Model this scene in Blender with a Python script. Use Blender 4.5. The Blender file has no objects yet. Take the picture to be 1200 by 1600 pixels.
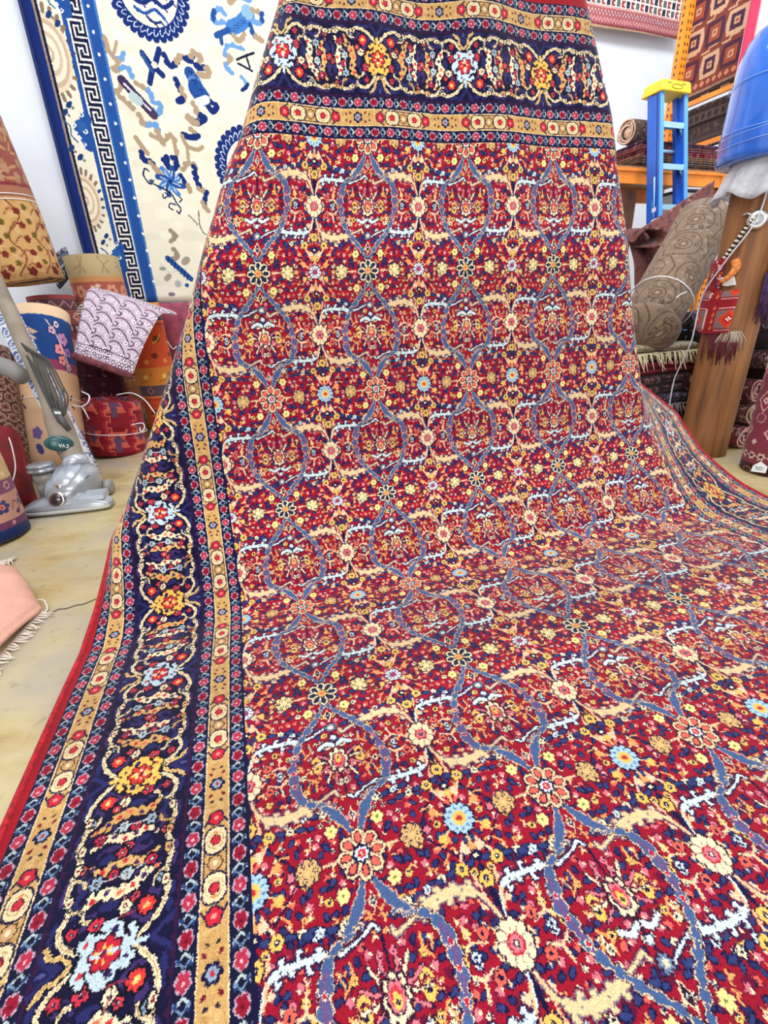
import bpy, bmesh, math, random
import numpy as np
from mathutils import Vector, Matrix

# ------------------------------------------------------------------ camera
scene = bpy.context.scene
COL = scene.collection
FPX = 716.0
PITCH, ROLL = math.radians(23.943), math.radians(-3.115)
TH = math.radians(16.04)                       # the carpet is turned this much against the view
cam_d = bpy.data.cameras.new('camera')
cam_d.sensor_fit = 'VERTICAL'; cam_d.sensor_height = 36.0
cam_d.lens = FPX / 1600 * 36.0
cam_d.clip_start = 0.05
cam = bpy.data.objects.new('camera', cam_d); COL.objects.link(cam)
_r = Vector((1, 0, 0)); _u = Vector((0, math.sin(PITCH), math.cos(PITCH))); _f = Vector((0, math.cos(PITCH), -math.sin(PITCH)))
CX = _r*math.cos(ROLL) + _u*math.sin(ROLL)
CY = -_r*math.sin(ROLL) + _u*math.cos(ROLL)
EYE = Vector((0, 0, 1.0))
M = Matrix((CX, CY, -_f)).transposed().to_4x4(); M.translation = EYE
cam.matrix_world = M
scene.camera = cam

# ------------------------------------------------------------------ light and exposure
scene.view_settings.view_transform = 'Standard'
scene.view_settings.look = 'None'
scene.view_settings.gamma = 1.0
scene.view_settings.use_curve_mapping = False
scene.view_settings.exposure = 0.0
world = bpy.data.worlds.new('hall_daylight'); scene.world = world; world.use_nodes = True
bg = world.node_tree.nodes['Background']
bg.inputs[0].default_value = (0.93, 0.96, 1.0, 1); bg.inputs[1].default_value = 0.62

def area_lamp(name, loc, target, size, power, color=(1, 1, 1)):
    l = bpy.data.lights.new(name, 'AREA'); l.shape = 'RECTANGLE'; l.size, l.size_y = size
    l.energy = power; l.color = color
    o = bpy.data.objects.new(name, l); COL.objects.link(o)
    o.location = loc
    o.rotation_euler = (Vector(target) - Vector(loc)).to_track_quat('-Z', 'Y').to_euler()
    return o
area_lamp('ceiling_lamp_row', (-0.6, -0.4, 4.3), (0.0, 1.9, 0.4), (3.2, 1.2), 100, (1, 0.985, 0.96))
area_lamp('ceiling_lamp_row_deep', (0.6, 3.0, 4.7), (0.9, 4.4, 0.6), (5.5, 1.2), 120, (1, 0.99, 0.98))
area_lamp('right_wall_fill', (3.0, 4.0, 4.8), (3.2, 6.2, 2.4), (3.0, 1.0), 110, (0.97, 0.985, 1.0))  # added lamp that whitens the right part of the back wall
area_lamp('front_fill', (-0.4, -4.2, 2.2), (0.4, 2.0, 0.9), (4.0, 2.2), 150, (0.96, 0.98, 1.0))  # added front fill to brighten the hanging carpet, no window known there
area_lamp('right_area_lamp', (5.2, 0.4, 2.8), (0.9, 2.6, 0.5), (2.6, 2.0), 60, (0.93, 0.96, 1.0))  # cool area lamp from the right, no window modelled

# ------------------------------------------------------------------ helpers: pixels to places (1200 x 1600 frame)
def ray(x, y):
    return (CX*((x-600)/FPX) + CY*((800-y)/FPX) + _f)
def at(x, y, d):                                # point seen at pixel (x, y), d metres deep
    return EYE + ray(x, y)*d
def onfloor(x, y, z=0.0):
    v = ray(x, y); return EYE + v*((z-1.0)/v.z)
def depth(p):
    return (Vector(p)-EYE).dot(_f)
RL = math.radians(20.0)                         # the room's long axis
LAT = Vector((math.cos(RL), math.sin(RL), 0)); DEEP = Vector((-math.sin(RL), math.cos(RL), 0)); UP = Vector((0, 0, 1))
WALL0 = Vector((-2.65, 5.05, 0))                 # a point at the foot of the back wall
def onwall(x, y, off=0.0):
    v = ray(x, y); n = DEEP; t = (WALL0 - DEEP*off - EYE).dot(n)/v.dot(n)
    return EYE + v*t
def wall_lz(x, y, off=0.0):
    p = onwall(x, y, off); return ((p-WALL0).dot(LAT), p.z)

# ------------------------------------------------------------------ helpers: objects
def link(o, parent=None):
    COL.objects.link(o)
    if parent is not None: o.parent = parent
    return o
def tag(o, label=None, cat=None, group=None, kind=None):
    if label: o['label'] = label
    if cat: o['category'] = cat
    if group: o['group'] = group
    if kind: o['kind'] = kind
    return o
def empty(name, loc):
    o = bpy.data.objects.new(name, None); COL.objects.link(o); o.location = loc; o.empty_display_size = 0.05
    return o
def mesh_obj(name, verts, faces, mat, parent=None, uvs=None, smooth=True, origin=None, mats=None, fmat=None):
    """one mesh object; verts in world space, moved to a local origin; uvs one per vertex or a list per loop"""
    org = Vector(origin) if origin is not None else (Vector(parent.location) if parent is not None else Vector((0, 0, 0)))
    if parent is not None and parent.parent is not None: org = parent.matrix_basis.translation + parent.parent.matrix_basis.translation
    me = bpy.data.meshes.new(name)
    me.from_pydata([tuple(Vector(v)-org) for v in verts], [], faces)
    for m in (mats or [mat]): me.materials.append(m)
    if uvs is not None:
        lay = me.uv_layers.new(name='UVMap')
        idx = np.empty(len(me.loops), dtype=np.int32); me.loops.foreach_get('vertex_index', idx)
        uv = np.asarray(uvs, dtype=np.float32)
        data = uv[idx] if len(uv) == len(verts) else uv
        lay.data.foreach_set('uv', data.ravel())
    if fmat is not None: me.polygons.foreach_set('material_index', np.asarray(fmat, dtype=np.int32))
    if smooth: me.polygons.foreach_set('use_smooth', np.ones(len(me.polygons), dtype=bool))
    me.update()
    o = bpy.data.objects.new(name, me); link(o, parent)
    if parent is None: o.location = org
    return o
class MB:                                       # a mesh under construction
    def __init__(s): s.v = []; s.f = []; s.uv = []; s.m = []
    def add(s, vs, fs, uvs=None, m=0):
        n = len(s.v); s.v += [Vector(v) for v in vs]; s.f += [tuple(i+n for i in f) for f in fs]
        s.uv += list(uvs) if uvs is not None else [(0, 0)]*len(vs); s.m += [m]*len(fs); return s
    def box(s, c, ax, ay, az, m=0):             # centre and three half-axis vectors
        c, ax, ay, az = map(Vector, (c, ax, ay, az))
        vs = [c+ax*i+ay*j+az*k for i in (-1, 1) for j in (-1, 1) for k in (-1, 1)]
        fs = [(0, 1, 3, 2), (4, 6, 7, 5), (0, 4, 5, 1), (2, 3, 7, 6), (0, 2, 6, 4), (1, 5, 7, 3)]
        if ax.cross(ay).dot(az) < 0: fs = [f[::-1] for f in fs]
        uvs = [(i*0.5+0.5, k*0.5+0.5) for i in (-1, 1) for j in (-1, 1) for k in (-1, 1)]
        return s.add(vs, fs, uvs, m)
    def tube(s, pts, r, n=8, cap=True, m=0):
        pts = [Vector(p) for p in pts]; rs = r if isinstance(r, (list, tuple)) else [r]*len(pts)
        vs = []; fs = []; uvs = []; prev = None; L = 0
        for i, p in enumerate(pts):
            t = (pts[min(i+1, len(pts)-1)] - pts[max(i-1, 0)]).normalized()
            if prev is None:
                a = t.orthogonal().normalized()
            else:
                a = (prev - t*prev.dot(t)).normalized()
            prev = a; b = t.cross(a)
            if i: L += (p-pts[i-1]).length
            for k in range(n):
                q = 2*math.pi*k/n
                vs.append(p + (a*math.cos(q)+b*math.sin(q))*rs[i]); uvs.append((k/n, L))
        for i in range(len(pts)-1):
            for k in range(n):
                fs.append((i*n+k, i*n+(k+1) % n, (i+1)*n+(k+1) % n, (i+1)*n+k))
        if cap:
            fs.append(tuple(range(n))[::-1]); fs.append(tuple((len(pts)-1)*n+k for k in range(n)))
        return s.add(vs, fs, uvs, m)
    def lathe(s, c, axis, prof, n=24, cap=True, m=0, sx=1.0):   # prof: (radius, height)
        c = Vector(c); t = Vector(axis).normalized(); a = t.orthogonal().normalized(); b = t.cross(a)
        vs = []; fs = []; uvs = []
        for i, (r, h) in enumerate(prof):
            for k in range(n):
                q = 2*math.pi*k/n
                vs.append(c + t*h + (a*math.cos(q)*sx + b*math.sin(q))*r); uvs.append((k/n, h))
        for i in range(len(prof)-1):
            for k in range(n):
                fs.append((i*n+k, i*n+(k+1) % n, (i+1)*n+(k+1) % n, (i+1)*n+k))
        if cap:
            fs.append(tuple(range(n))[::-1]); fs.append(tuple((len(prof)-1)*n+k for k in range(n)))
        return s.add(vs, fs, uvs, m)
    def build(s, name, mat, parent=None, smooth=True, origin=None, mats=None):
        return mesh_obj(name, s.v, s.f, mat, parent, s.uv, smooth, origin, mats, s.m if mats else None)
def spline(pts, n=8):                           # Catmull-Rom through 3D points
    pts = [Vector(p) for p in pts]; out = []
    for i in range(len(pts)-1):
        p0, p1, p2, p3 = pts[max(i-1, 0)], pts[i], pts[i+1], pts[min(i+2, len(pts)-1)]
        for k in range(n):
            t = k/n
            out.append(0.5*((2*p1)+(p2-p0)*t+(2*p0-5*p1+4*p2-p3)*t*t+(3*p1-p0-3*p2+p3)*t**3))
    out.append(pts[-1]); return out

# ------------------------------------------------------------------ a small weaver's canvas: patterns are drawn knot by knot
class Weave:
    def __init__(s, w, h, bgc, wrap=True):
        s.w, s.h, s.wrap = w, h, wrap
        s.a = np.empty((h, w, 3), np.float32); s.a[:] = bgc
    def _paint(s, x0, x1, y0, y1, fn, col):
        x0, x1, y0, y1 = int(math.floor(x0)), int(math.ceil(x1))+1, int(math.floor(y0)), int(math.ceil(y1))+1
        if not s.wrap:
            x0, x1, y0, y1 = max(x0, 0), min(x1, s.w), max(y0, 0), min(y1, s.h)
        if x1 <= x0 or y1 <= y0: return
        X, Y = np.meshgrid(np.arange(x0, x1), np.arange(y0, y1))
        m = fn(X.astype(np.float32), Y.astype(np.float32))
        if s.wrap: s.a[Y[m] % s.h, X[m] % s.w] = col
        else: s.a[Y[m], X[m]] = col
    def disc(s, x, y, rx, col, ry=None, rot=0.0):
        ry = ry or rx; R = max(rx, ry); c, sn = math.cos(rot), math.sin(rot)
        s._paint(x-R, x+R, y-R, y+R, lambda X, Y: (((X-x)*c+(Y-y)*sn)/rx)**2+((-(X-x)*sn+(Y-y)*c)/ry)**2 <= 1, col)
    def ring(s, x, y, r0, r1, col):
        s._paint(x-r1, x+r1, y-r1, y+r1, lambda X, Y: ((X-x)**2+(Y-y)**2 <= r1*r1) & ((X-x)**2+(Y-y)**2 >= r0*r0), col)
    def rose(s, x, y, r, n, col, amp=0.22, ph=0.0, sy=1.0):
        def fn(X, Y):
            dx, dy = X-x, (Y-y)/sy
            return np.hypot(dx, dy) <= r*(1-amp+amp*np.abs(np.cos(n*0.5*(np.arctan2(dy, dx)+ph)))**0.8)
        s._paint(x-r, x+r, y-r*sy, y+r*sy, fn, col)
    def petals(s, x, y, r, pr, n, col, ph=0.0, long=1.5):
        for k in range(n):
            q = ph+2*math.pi*k/n
            s.disc(x+r*math.cos(q), y+r*math.sin(q), pr*long, col, pr, q)
    def line(s, pts, wd, col, teeth=0.0, per=9.0):
        wds = wd if isinstance(wd, (list, tuple)) else [wd]*len(pts)
        L = 0.0
        for i in range(len(pts)-1):
            (xa, ya), (xb, yb) = pts[i], pts[i+1]; wa, wb = wds[i]*0.5, wds[i+1]*0.5
            d = math.hypot(xb-xa, yb-ya)
            if d < 1e-6: continue
            R = max(wa, wb)+abs(teeth)*1.6+1
            def fn(X, Y, xa=xa, ya=ya, xb=xb, yb=yb, wa=wa, wb=wb, d=d, L=L):
                t = np.clip(((X-xa)*(xb-xa)+(Y-ya)*(yb-ya))/(d*d), 0, 1)
                dist = np.hypot(X-xa-t*(xb-xa), Y-ya-t*(yb-ya))
                lim = wa+(wb-wa)*t
                if teeth:                       # uneven teeth, different on each side
                    side = ((X-xa)*(yb-ya)-(Y-ya)*(xb-xa)) > 0
                    kk = np.floor((L+t*d)/per*2)
                    hsh = np.abs(np.sin(kk*12.9898+side*78.233+xa*0)*43758.547) % 1.0
                    lim = lim + teeth*np.where(kk % 2 == 0, 0.5+hsh, -0.15*hsh)
                return dist <= lim
            s._paint(min(xa, xb)-R, max(xa, xb)+R, min(ya, yb)-R, max(ya, yb)+R, fn, col)
            L += d
    def poly(s, pts, col):
        xs = [p[0] for p in pts]; ys = [p[1] for p in pts]
        def fn(X, Y):
            ins = np.zeros(X.shape, bool); j = len(pts)-1
            for i in range(len(pts)):
                (xi, yi), (xj, yj) = pts[i], pts[j]
                if yi != yj:
                    ins ^= ((yi > Y) != (yj > Y)) & (X < (xj-xi)*(Y-yi)/(yj-yi)+xi)
                j = i
            return ins
        s._paint(min(xs), max(xs), min(ys), max(ys), fn, col)
    def rect(s, x0, y0, x1, y1, col):
        s._paint(x0, x1-1, y0, y1-1, lambda X, Y: np.ones(X.shape, bool), col)
def ragged(a, amp, cell, seed):
    """knotting is never smooth: shift the drawing by up to amp knots in small steps (wraps round)"""
    h, w = a.shape[:2]; r = np.random.RandomState(seed)
    def fld():
        g = r.uniform(-amp, amp, (h//cell+1, w//cell+1)); g = np.repeat(np.repeat(g, cell, 0), cell, 1)[:h, :w]
        return np.rint(g+r.uniform(-0.6, 0.6, (h, w))).astype(int)
    Y, X = np.mgrid[0:h, 0:w]
    return a[(Y+fld()) % h, (X+fld()) % w]
def curve2(pts, n=6):
    return [(p.x, p.y) for p in spline([(x, y, 0) for x, y in pts], n)]
def cloth_image(name, a):
    h, w = a.shape[:2]
    px = np.ones((h, w, 4), np.float32); px[..., :3] = np.clip(a, 0, 255)/255.0
    im = bpy.data.images.new(name, w, h, alpha=False)
    im.pixels.foreach_set(px.ravel()); im.update(); im.pack()
    return im

# ------------------------------------------------------------------ materials (node based)
def new_mat(name):
    m = bpy.data.materials.new(name); m.use_nodes = True
    nt = m.node_tree; return m, nt, nt.nodes['Principled BSDF']
def srgb(c):
    f = lambda v: v/12.92 if v <= 0.04045 else ((v+0.055)/1.055)**2.4
    return tuple(f(v/255.0) for v in c[:3]) + (1.0,)
def plain(name, c, rough=0.6, metal=0.0, noise=0.0, nscale=20.0, bump=0.0, coat=0.0, trans=0.0, bscale=None):
    m, nt, b = new_mat(name)
    b.inputs['Base Color'].default_value = srgb(c); b.inputs['Roughness'].default_value = rough; b.inputs['Metallic'].default_value = metal
    if coat: b.inputs['Coat Weight'].default_value = coat
    if trans: b.inputs['Transmission Weight'].default_value = trans
    if noise or bump:
        tc = nt.nodes.new('ShaderNodeTexCoord'); n = nt.nodes.new('ShaderNodeTexNoise'); n.inputs['Scale'].default_value = nscale; n.inputs['Detail'].default_value = 5
        nt.links.new(tc.outputs['Object'], n.inputs['Vector'])
        if noise:
            r = nt.nodes.new('ShaderNodeValToRGB'); c1 = srgb([max(0, v*(1-noise)) for v in c]); c2 = srgb([min(255, v*(1+noise)) for v in c])
            r.color_ramp.elements[0].position = 0.3; r.color_ramp.elements[1].position = 0.7
            r.color_ramp.elements[0].color = c1; r.color_ramp.elements[1].color = c2
            nt.links.new(n.outputs[0], r.inputs[0]); nt.links.new(r.outputs[0], b.inputs['Base Color'])
        if bump:
            n2 = n
            if bscale:
                n2 = nt.nodes.new('ShaderNodeTexNoise'); n2.inputs['Scale'].default_value = bscale; nt.links.new(tc.outputs['Object'], n2.inputs['Vector'])
            bp = nt.nodes.new('ShaderNodeBump'); bp.inputs['Strength'].default_value = bump; bp.inputs['Distance'].default_value = 0.01
            nt.links.new(n2.outputs[0], bp.inputs['Height']); nt.links.new(bp.outputs[0], b.inputs['Normal'])
    return m
def cloth(name, im, pile=0.35, sheen=0.12, extend='REPEAT', interp='Linear', scale=(1, 1), wear=0.12):
    """woven cloth: the drawn pattern, slight wear in the dye and a pile relief"""
    m, nt, b = new_mat(name); L = nt.links
    uv = nt.nodes.new('ShaderNodeUVMap'); mp = nt.nodes.new('ShaderNodeMapping'); mp.inputs['Scale'].default_value = (scale[0], scale[1], 1)
    t = nt.nodes.new('ShaderNodeTexImage'); t.image = im; t.extension = extend; t.interpolation = interp
    L.new(uv.outputs[0], mp.inputs[0]); L.new(mp.outputs[0], t.inputs[0])
    tc = nt.nodes.new('ShaderNodeTexCoord'); n = nt.nodes.new('ShaderNodeTexNoise'); n.inputs['Scale'].default_value = 6; n.inputs['Detail'].default_value = 6
    L.new(tc.outputs['Object'], n.inputs['Vector'])
    mr = nt.nodes.new('ShaderNodeMapRange'); mr.inputs['To Min'].default_value = 1-wear; mr.inputs['To Max'].default_value = 1+wear
    L.new(n.outputs[0], mr.inputs['Value'])
    mx = nt.nodes.new('ShaderNodeVectorMath'); mx.operation = 'SCALE'; L.new(t.outputs['Color'], mx.inputs[0]); L.new(mr.outputs[0], mx.inputs['Scale'])
    L.new(mx.outputs[0], b.inputs['Base Color'])
    b.inputs['Roughness'].default_value = 0.92
    b.inputs['Specular IOR Level'].default_value = 0.15
    b.inputs['Sheen Weight'].default_value = sheen; b.inputs['Sheen Roughness'].default_value = 0.4
    n2 = nt.nodes.new('ShaderNodeTexNoise'); n2.inputs['Scale'].default_value = 260; n2.inputs['Detail'].default_value = 2
    L.new(tc.outputs['Object'], n2.inputs['Vector'])
    bp = nt.nodes.new('ShaderNodeBump'); bp.inputs['Strength'].default_value = pile; bp.inputs['Distance'].default_value = 0.004
    L.new(n2.outputs[0], bp.inputs['Height']); L.new(bp.outputs[0], b.inputs['Normal'])
    return m
# ------------------------------------------------------------------ the setting
def concrete():
    m, nt, b = new_mat('old_concrete'); L = nt.links
    tc = nt.nodes.new('ShaderNodeTexCoord')
    n1 = nt.nodes.new('ShaderNodeTexNoise'); n1.inputs['Scale'].default_value = 1.7; n1.inputs['Detail'].default_value = 8; n1.inputs['Roughness'].default_value = 0.62
    mp = nt.nodes.new('ShaderNodeMapping'); mp.inputs['Rotation'].default_value = (0, 0, 0.35); mp.inputs['Scale'].default_value = (1.0, 2.2, 1); L.new(tc.outputs['Object'], mp.inputs[0]); L.new(mp.outputs[0], n1.inputs['Vector'])
    r = nt.nodes.new('ShaderNodeValToRGB'); e = r.color_ramp.elements
    e[0].position = 0.30; e[0].color = srgb((138, 122, 98)); e[1].position = 0.68; e[1].color = srgb((206, 188, 132))
    x = e.new(0.42); x.color = srgb((186, 164, 112)); x = e.new(0.55); x.color = srgb((198, 184, 142))
    L.new(n1.outputs[0], r.inputs[0])
    n2 = nt.nodes.new('ShaderNodeTexNoise'); n2.inputs['Scale'].default_value = 1.6; n2.inputs['Detail'].default_value = 4; L.new(tc.outputs['Object'], n2.inputs['Vector'])
    r2 = nt.nodes.new('ShaderNodeValToRGB'); r2.color_ramp.elements[0].position = 0.46; r2.color_ramp.elements[1].position = 0.60; r2.color_ramp.elements[0].color = (0, 0, 0, 1)
    L.new(n2.outputs[0], r2.inputs[0])
    mx = nt.nodes.new('ShaderNodeMix'); mx.data_type = 'RGBA'; L.new(r2.outputs[0], mx.inputs['Factor']); L.new(r.outputs[0], mx.inputs['A']); mx.inputs['B'].default_value = srgb((176, 166, 148))
    n3 = nt.nodes.new('ShaderNodeTexNoise'); n3.inputs['Scale'].default_value = 22; n3.inputs['Detail'].default_value = 6; L.new(tc.outputs['Object'], n3.inputs['Vector'])
    r3 = nt.nodes.new('ShaderNodeValToRGB'); r3.color_ramp.elements[0].position = 0.27; r3.color_ramp.elements[1].position = 0.40; r3.color_ramp.elements[0].color = srgb((150, 128, 92)); r3.color_ramp.elements[1].color = (1, 1, 1, 1)
    L.new(n3.outputs[0], r3.inputs[0])
    mu = nt.nodes.new('ShaderNodeMix'); mu.data_type = 'RGBA'; mu.blend_type = 'MULTIPLY'; mu.inputs['Factor'].default_value = 0.35; L.new(mx.outputs['Result'], mu.inputs['A']); L.new(r3.outputs[0], mu.inputs['B'])
    L.new(mu.outputs['Result'], b.inputs['Base Color']); b.inputs['Roughness'].default_value = 0.42; b.inputs['Specular IOR Level'].default_value = 0.4
    bp = nt.nodes.new('ShaderNodeBump'); bp.inputs['Strength'].default_value = 0.12; L.new(n3.outputs[0], bp.inputs['Height']); L.new(bp.outputs[0], b.inputs['Normal'])
    return m
def slab(name, p, ax, ay, thick, mat):          # a wall or floor slab from a corner and two edge vectors
    p, ax, ay = Vector(p), Vector(ax), Vector(ay); n = ax.cross(ay).normalized()*thick
    o = MB().box(p+(ax+ay)/2+n/2, ax/2, ay/2, n/2).build(name, mat, None, False, p)
    return tag(o, kind='structure')
wall_paint = plain('white_wall_paint', (228, 234, 244), 0.7, noise=0.015, nscale=3, bump=0.05)
floor_m = concrete()
HGT = 5.2
A = WALL0-LAT*2.6; Bc = WALL0+LAT*9.0
slab('floor', A-DEEP*9.0, LAT*11.6, DEEP*9.2, -0.1, floor_m)
crack = MB(); cpp = [onfloor(x, y, 0.001) for x, y in ((78, 958), (92, 952), (104, 951), (118, 946), (131, 944), (150, 936))]
for i in range(len(cpp)-1):
    d_ = cpp[i+1]-cpp[i]; crack.box((cpp[i]+cpp[i+1])/2, d_*0.52, Vector((-d_.y, d_.x, 0)).normalized()*0.003, UP*0.0012)
tag(crack.build('floor_crack', plain('crack_dirt', (96, 82, 62), 0.9), None, False, cpp[2]), kind='structure')
slab('wall_back', A, LAT*11.6, UP*HGT, -0.12, wall_paint)
slab('wall_left', A-DEEP*9.0, DEEP*9.0, UP*HGT, -0.12, wall_paint)
slab('wall_right', Bc-DEEP*9.0, UP*HGT, DEEP*9.0, -0.12, wall_paint)
# ------------------------------------------------------------------ the large carpet: its pattern
K = 0.00125                                     # one knot, metres
CRIM, WINE, NAVY, SLATE, BLUE, PURP = (164, 22, 50), (110, 18, 58), (22, 18, 66), (56, 70, 124), (80, 106, 152), (112, 92, 140)
CREAM, TAN, GOLD, CORAL, ORNG, PALE, PINK, BROWN = (246, 226, 186), (220, 182, 124), (242, 196, 104), (232, 108, 92), (240, 168, 104), (214, 230, 228), (222, 128, 138), (54, 26, 50)
GREY = (150, 142, 150)

def field_tile():
    W, H = 340, 705
    t = Weave(W, H, CRIM); rnd = random.Random(7)
    HT = H/2
    both = lambda f, x, y: (f(x, y), f(-x, y))
    # a wine shade in the ground where the small work sits
    for i in range(150):
        t.disc(rnd.uniform(0, W), rnd.uniform(0, H), rnd.uniform(5, 11), WINE if i % 3 else (150, 24, 62), rnd.uniform(4, 8), rnd.uniform(0, 3))
    # small work filling the ground, mirrored about the column
    cells = []
    for j in range(44):
        for i in range(11):
            cells.append((8+i*15.5+(j % 2)*7+rnd.uniform(-3, 3), j*H/44+rnd.uniform(-3, 3)))
    rnd.shuffle(cells)
    for i, (x, y) in enumerate(cells):
        k = rnd.random(); q = rnd.uniform(0, 6.28)
        for sgn in (1, -1):
            xx = x*sgn; qq = q if sgn > 0 else math.pi-q
            c, s_ = math.cos(qq), math.sin(qq)
            if k < 0.38:                        # slate leaf with a dark edge
                t.disc(xx, y, 7.6, NAVY, 4.9, qq); t.disc(xx+c*0.6, y+s_*0.6, 5.9, SLATE if k < 0.26 else (48, 52, 104), 3.3, qq)
            elif k < 0.60:                      # coral bud
                t.rose(xx, y, 7.0, 5, WINE, 0.2, qq); t.rose(xx, y, 5.9, 5, CORAL if k < 0.5 else PINK, 0.3, qq); t.disc(xx-c*4, y-s_*4, 2.4, NAVY if k < 0.45 else CREAM)
            elif k < 0.71:                      # yellow flower
                t.rose(xx, y, 7.4, 6, BROWN, 0.15, qq); t.rose(xx, y, 6.4, 6, GOLD if k < 0.67 else CREAM, 0.2, qq); t.disc(xx, y, 2.6, NAVY); t.disc(xx, y, 1.2, CREAM)
            elif k < 0.88:                      # orange twig
                t.line([(xx, y), (xx+c*9, y+s_*9), (xx+c*9-s_*6, y+s_*9+c*6)], 6.4, WINE); t.line([(xx, y), (xx+c*9, y+s_*9), (xx+c*9-s_*6, y+s_*9+c*6)], 3.8, ORNG); t.line([(xx+c*5, y+s_*5), (xx+c*5+s_*6, y+s_*5-c*6)], 3.4, ORNG if k < 0.79 else CREAM)
            else:                               # white knot flower
                t.disc(xx, y, 4.6, NAVY); t.petals(xx, y, 3.0, 1.4, 4, CREAM, qq)
    # sprays of small pale flowers laid across the column sides
    for sy in (1, -1):
        for (cx, cy) in ((62, 92), (118, 78), (70, HT-84), (122, HT-72), (64, 300-30)):
            y0 = cy*sy
            for sgn in (1, -1):
                for j in range(5):
                    x = sgn*(cx-34+j*17); y = y0+(j-2)*2.0
                    if j in (0, 2, 4): t.disc(x, y, 10, NAVY, 5.5, 0.2*sgn); t.disc(x, y, 8, SLATE, 4, 0.2*sgn)
                    else:
                        t.disc(x, y, 8.0, NAVY); t.petals(x, y, 4.4, 2.2, 6, (PALE, CREAM, (166, 196, 226))[j % 3], 0.3, 1.3); t.disc(x, y, 1.5, NAVY)
    # navy rods fanning between the column flowers
    def rod(a, b):
        t.line([a, b], 2.6, NAVY); mx, my = (a[0]+b[0])/2, (a[1]+b[1])/2
        t.disc(mx, my, 6.5, NAVY, 4.2, math.atan2(b[1]-a[1], b[0]-a[0]))
    for cy in (0, HT):
        for sy in (1, -1):
            for sgn in (1, -1):
                rod((sgn*100, cy+6*sy), (sgn*150, cy+62*sy)); 
                t.line([(sgn*132, cy+44*sy), (sgn*118, cy+58*sy)], 3, ORNG); t.line([(sgn*140, cy+20*sy), (sgn*128, cy+34*sy), (sgn*112, cy+32*sy)], 3.4, ORNG)
    # antler twigs inside and outside the vase
    for cy in (HT/2, -HT/2):
        for sgn in (1, -1):
            for sy in (1, -1):
                t.line([(sgn*92, cy+8*sy), (sgn*112, cy+20*sy), (sgn*132, cy+14*sy), (sgn*140, cy+34*sy)], 5, WINE); t.line([(sgn*92, cy+8*sy), (sgn*112, cy+20*sy), (sgn*132, cy+14*sy), (sgn*140, cy+34*sy)], 4.6, (250, 206, 164))
                t.line([(sgn*112, cy+20*sy), (sgn*108, cy+40*sy)], 4.4, (250, 206, 164)); t.line([(sgn*146, cy+60*sy), (sgn*158, cy+74*sy), (sgn*152, cy+92*sy)], 5, (250, 196, 150)); t.line([(sgn*150, cy+14*sy), (sgn*140, cy+4*sy)], 5, (250, 206, 164)); t.rose(sgn*152, cy+52*sy, 7, 5, (250, 206, 170), 0.3)
                t.line([(sgn*62, cy+22*sy), (sgn*48, cy+34*sy), (sgn*50, cy+52*sy)], 3.6, ORNG); t.line([(sgn*60, cy+30*sy), (sgn*66, cy+46*sy)], 3.2, ORNG)
                t.rose(sgn*132, cy+24*sy, 10, 6, BROWN, 0.15); t.rose(sgn*132, cy+24*sy, 8.6, 6, CORAL, 0.2); t.disc(sgn*132, cy+24*sy, 3, NAVY)
                t.rose(sgn*42, cy+6*sy, 11, 5, WINE, 0.1, 0, 1.3); t.rose(sgn*42, cy+6*sy, 9.2, 5, GOLD, 0.15, 0, 1.3); t.disc(sgn*42, cy+6*sy, 3.2, NAVY)
                t.rose(sgn*112, cy-4*sy, 8, 8, NAVY, 0.3); t.rose(sgn*112, cy-4*sy, 6.4, 8, PALE, 0.4); t.disc(sgn*112, cy-4*sy, 2.4, NAVY)
    # comb-leaved scrolls: white on one diagonal, tan on the other
    def scroll(pts, col, edge, hook, bar=9.0):
        p = curve2(pts, 6); n = len(p); i0, i1 = int(n*.36), int(n*.80)
        # blocky teeth stand off the bar by turns on either side
        teeth = []; acc = 0.0; side = 1
        for i in range(i0, i1):
            dx, dy = p[i+1][0]-p[i][0], p[i+1][1]-p[i][1]; L = math.hypot(dx, dy); acc += L
            if acc > 8.5:
                acc = 0.0; side = -side; nx, ny = -dy/L*side, dx/L*side; ln = 11.5 if (i % 3) else 8.5
                teeth.append([p[i], (p[i][0]+nx*ln, p[i][1]+ny*ln), (p[i][0]+nx*ln+dx/L*3.5, p[i][1]+ny*ln+dy/L*3.5)])
        e = p[-1]
        for dw, cc in ((7.0, WINE), (3.6, edge), (0, col)):
            t.line(p, 4.2+dw, cc); t.line(p[i0:i1+1], bar+dw, cc)
            for q in teeth: t.line(q, 5.2+dw, cc)
            t.line([e, (e[0]+hook[0], e[1]+hook[1])], 4.2+dw, cc)
        for i in range(i0+3, i1-2, 7): t.disc(p[i][0], p[i][1], 1.5, edge)
    for cy in (HT/2, -HT/2):
        # four scrolls leave each cream flower at (170, cy)
        scroll([(170, cy+10), (176, cy+46), (186, cy+66), (214, cy+72), (252, cy+70), (292, cy+66), (330, cy+82)], PALE, (40, 34, 70), (8, -8))
        scroll([(170, cy-10), (164, cy-46), (154, cy-66), (126, cy-72), (88, cy-70), (48, cy-66), (10, cy-82)], PALE, (40, 34, 70), (-8, 8))
        scroll([(170, cy+10), (160, cy+48), (146, cy+70), (118, cy+82), (84, cy+80), (52, cy+72), (20, cy+60)], (236, 208, 160), (140, 128, 134), (-4, 10), 13.0)
        scroll([(170, cy-10), (180, cy-48), (194, cy-70), (222, cy-82), (256, cy-80), (288, cy-72), (320, cy-60)], (236, 208, 160), (140, 128, 134), (4, -10), 13.0)
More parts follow.
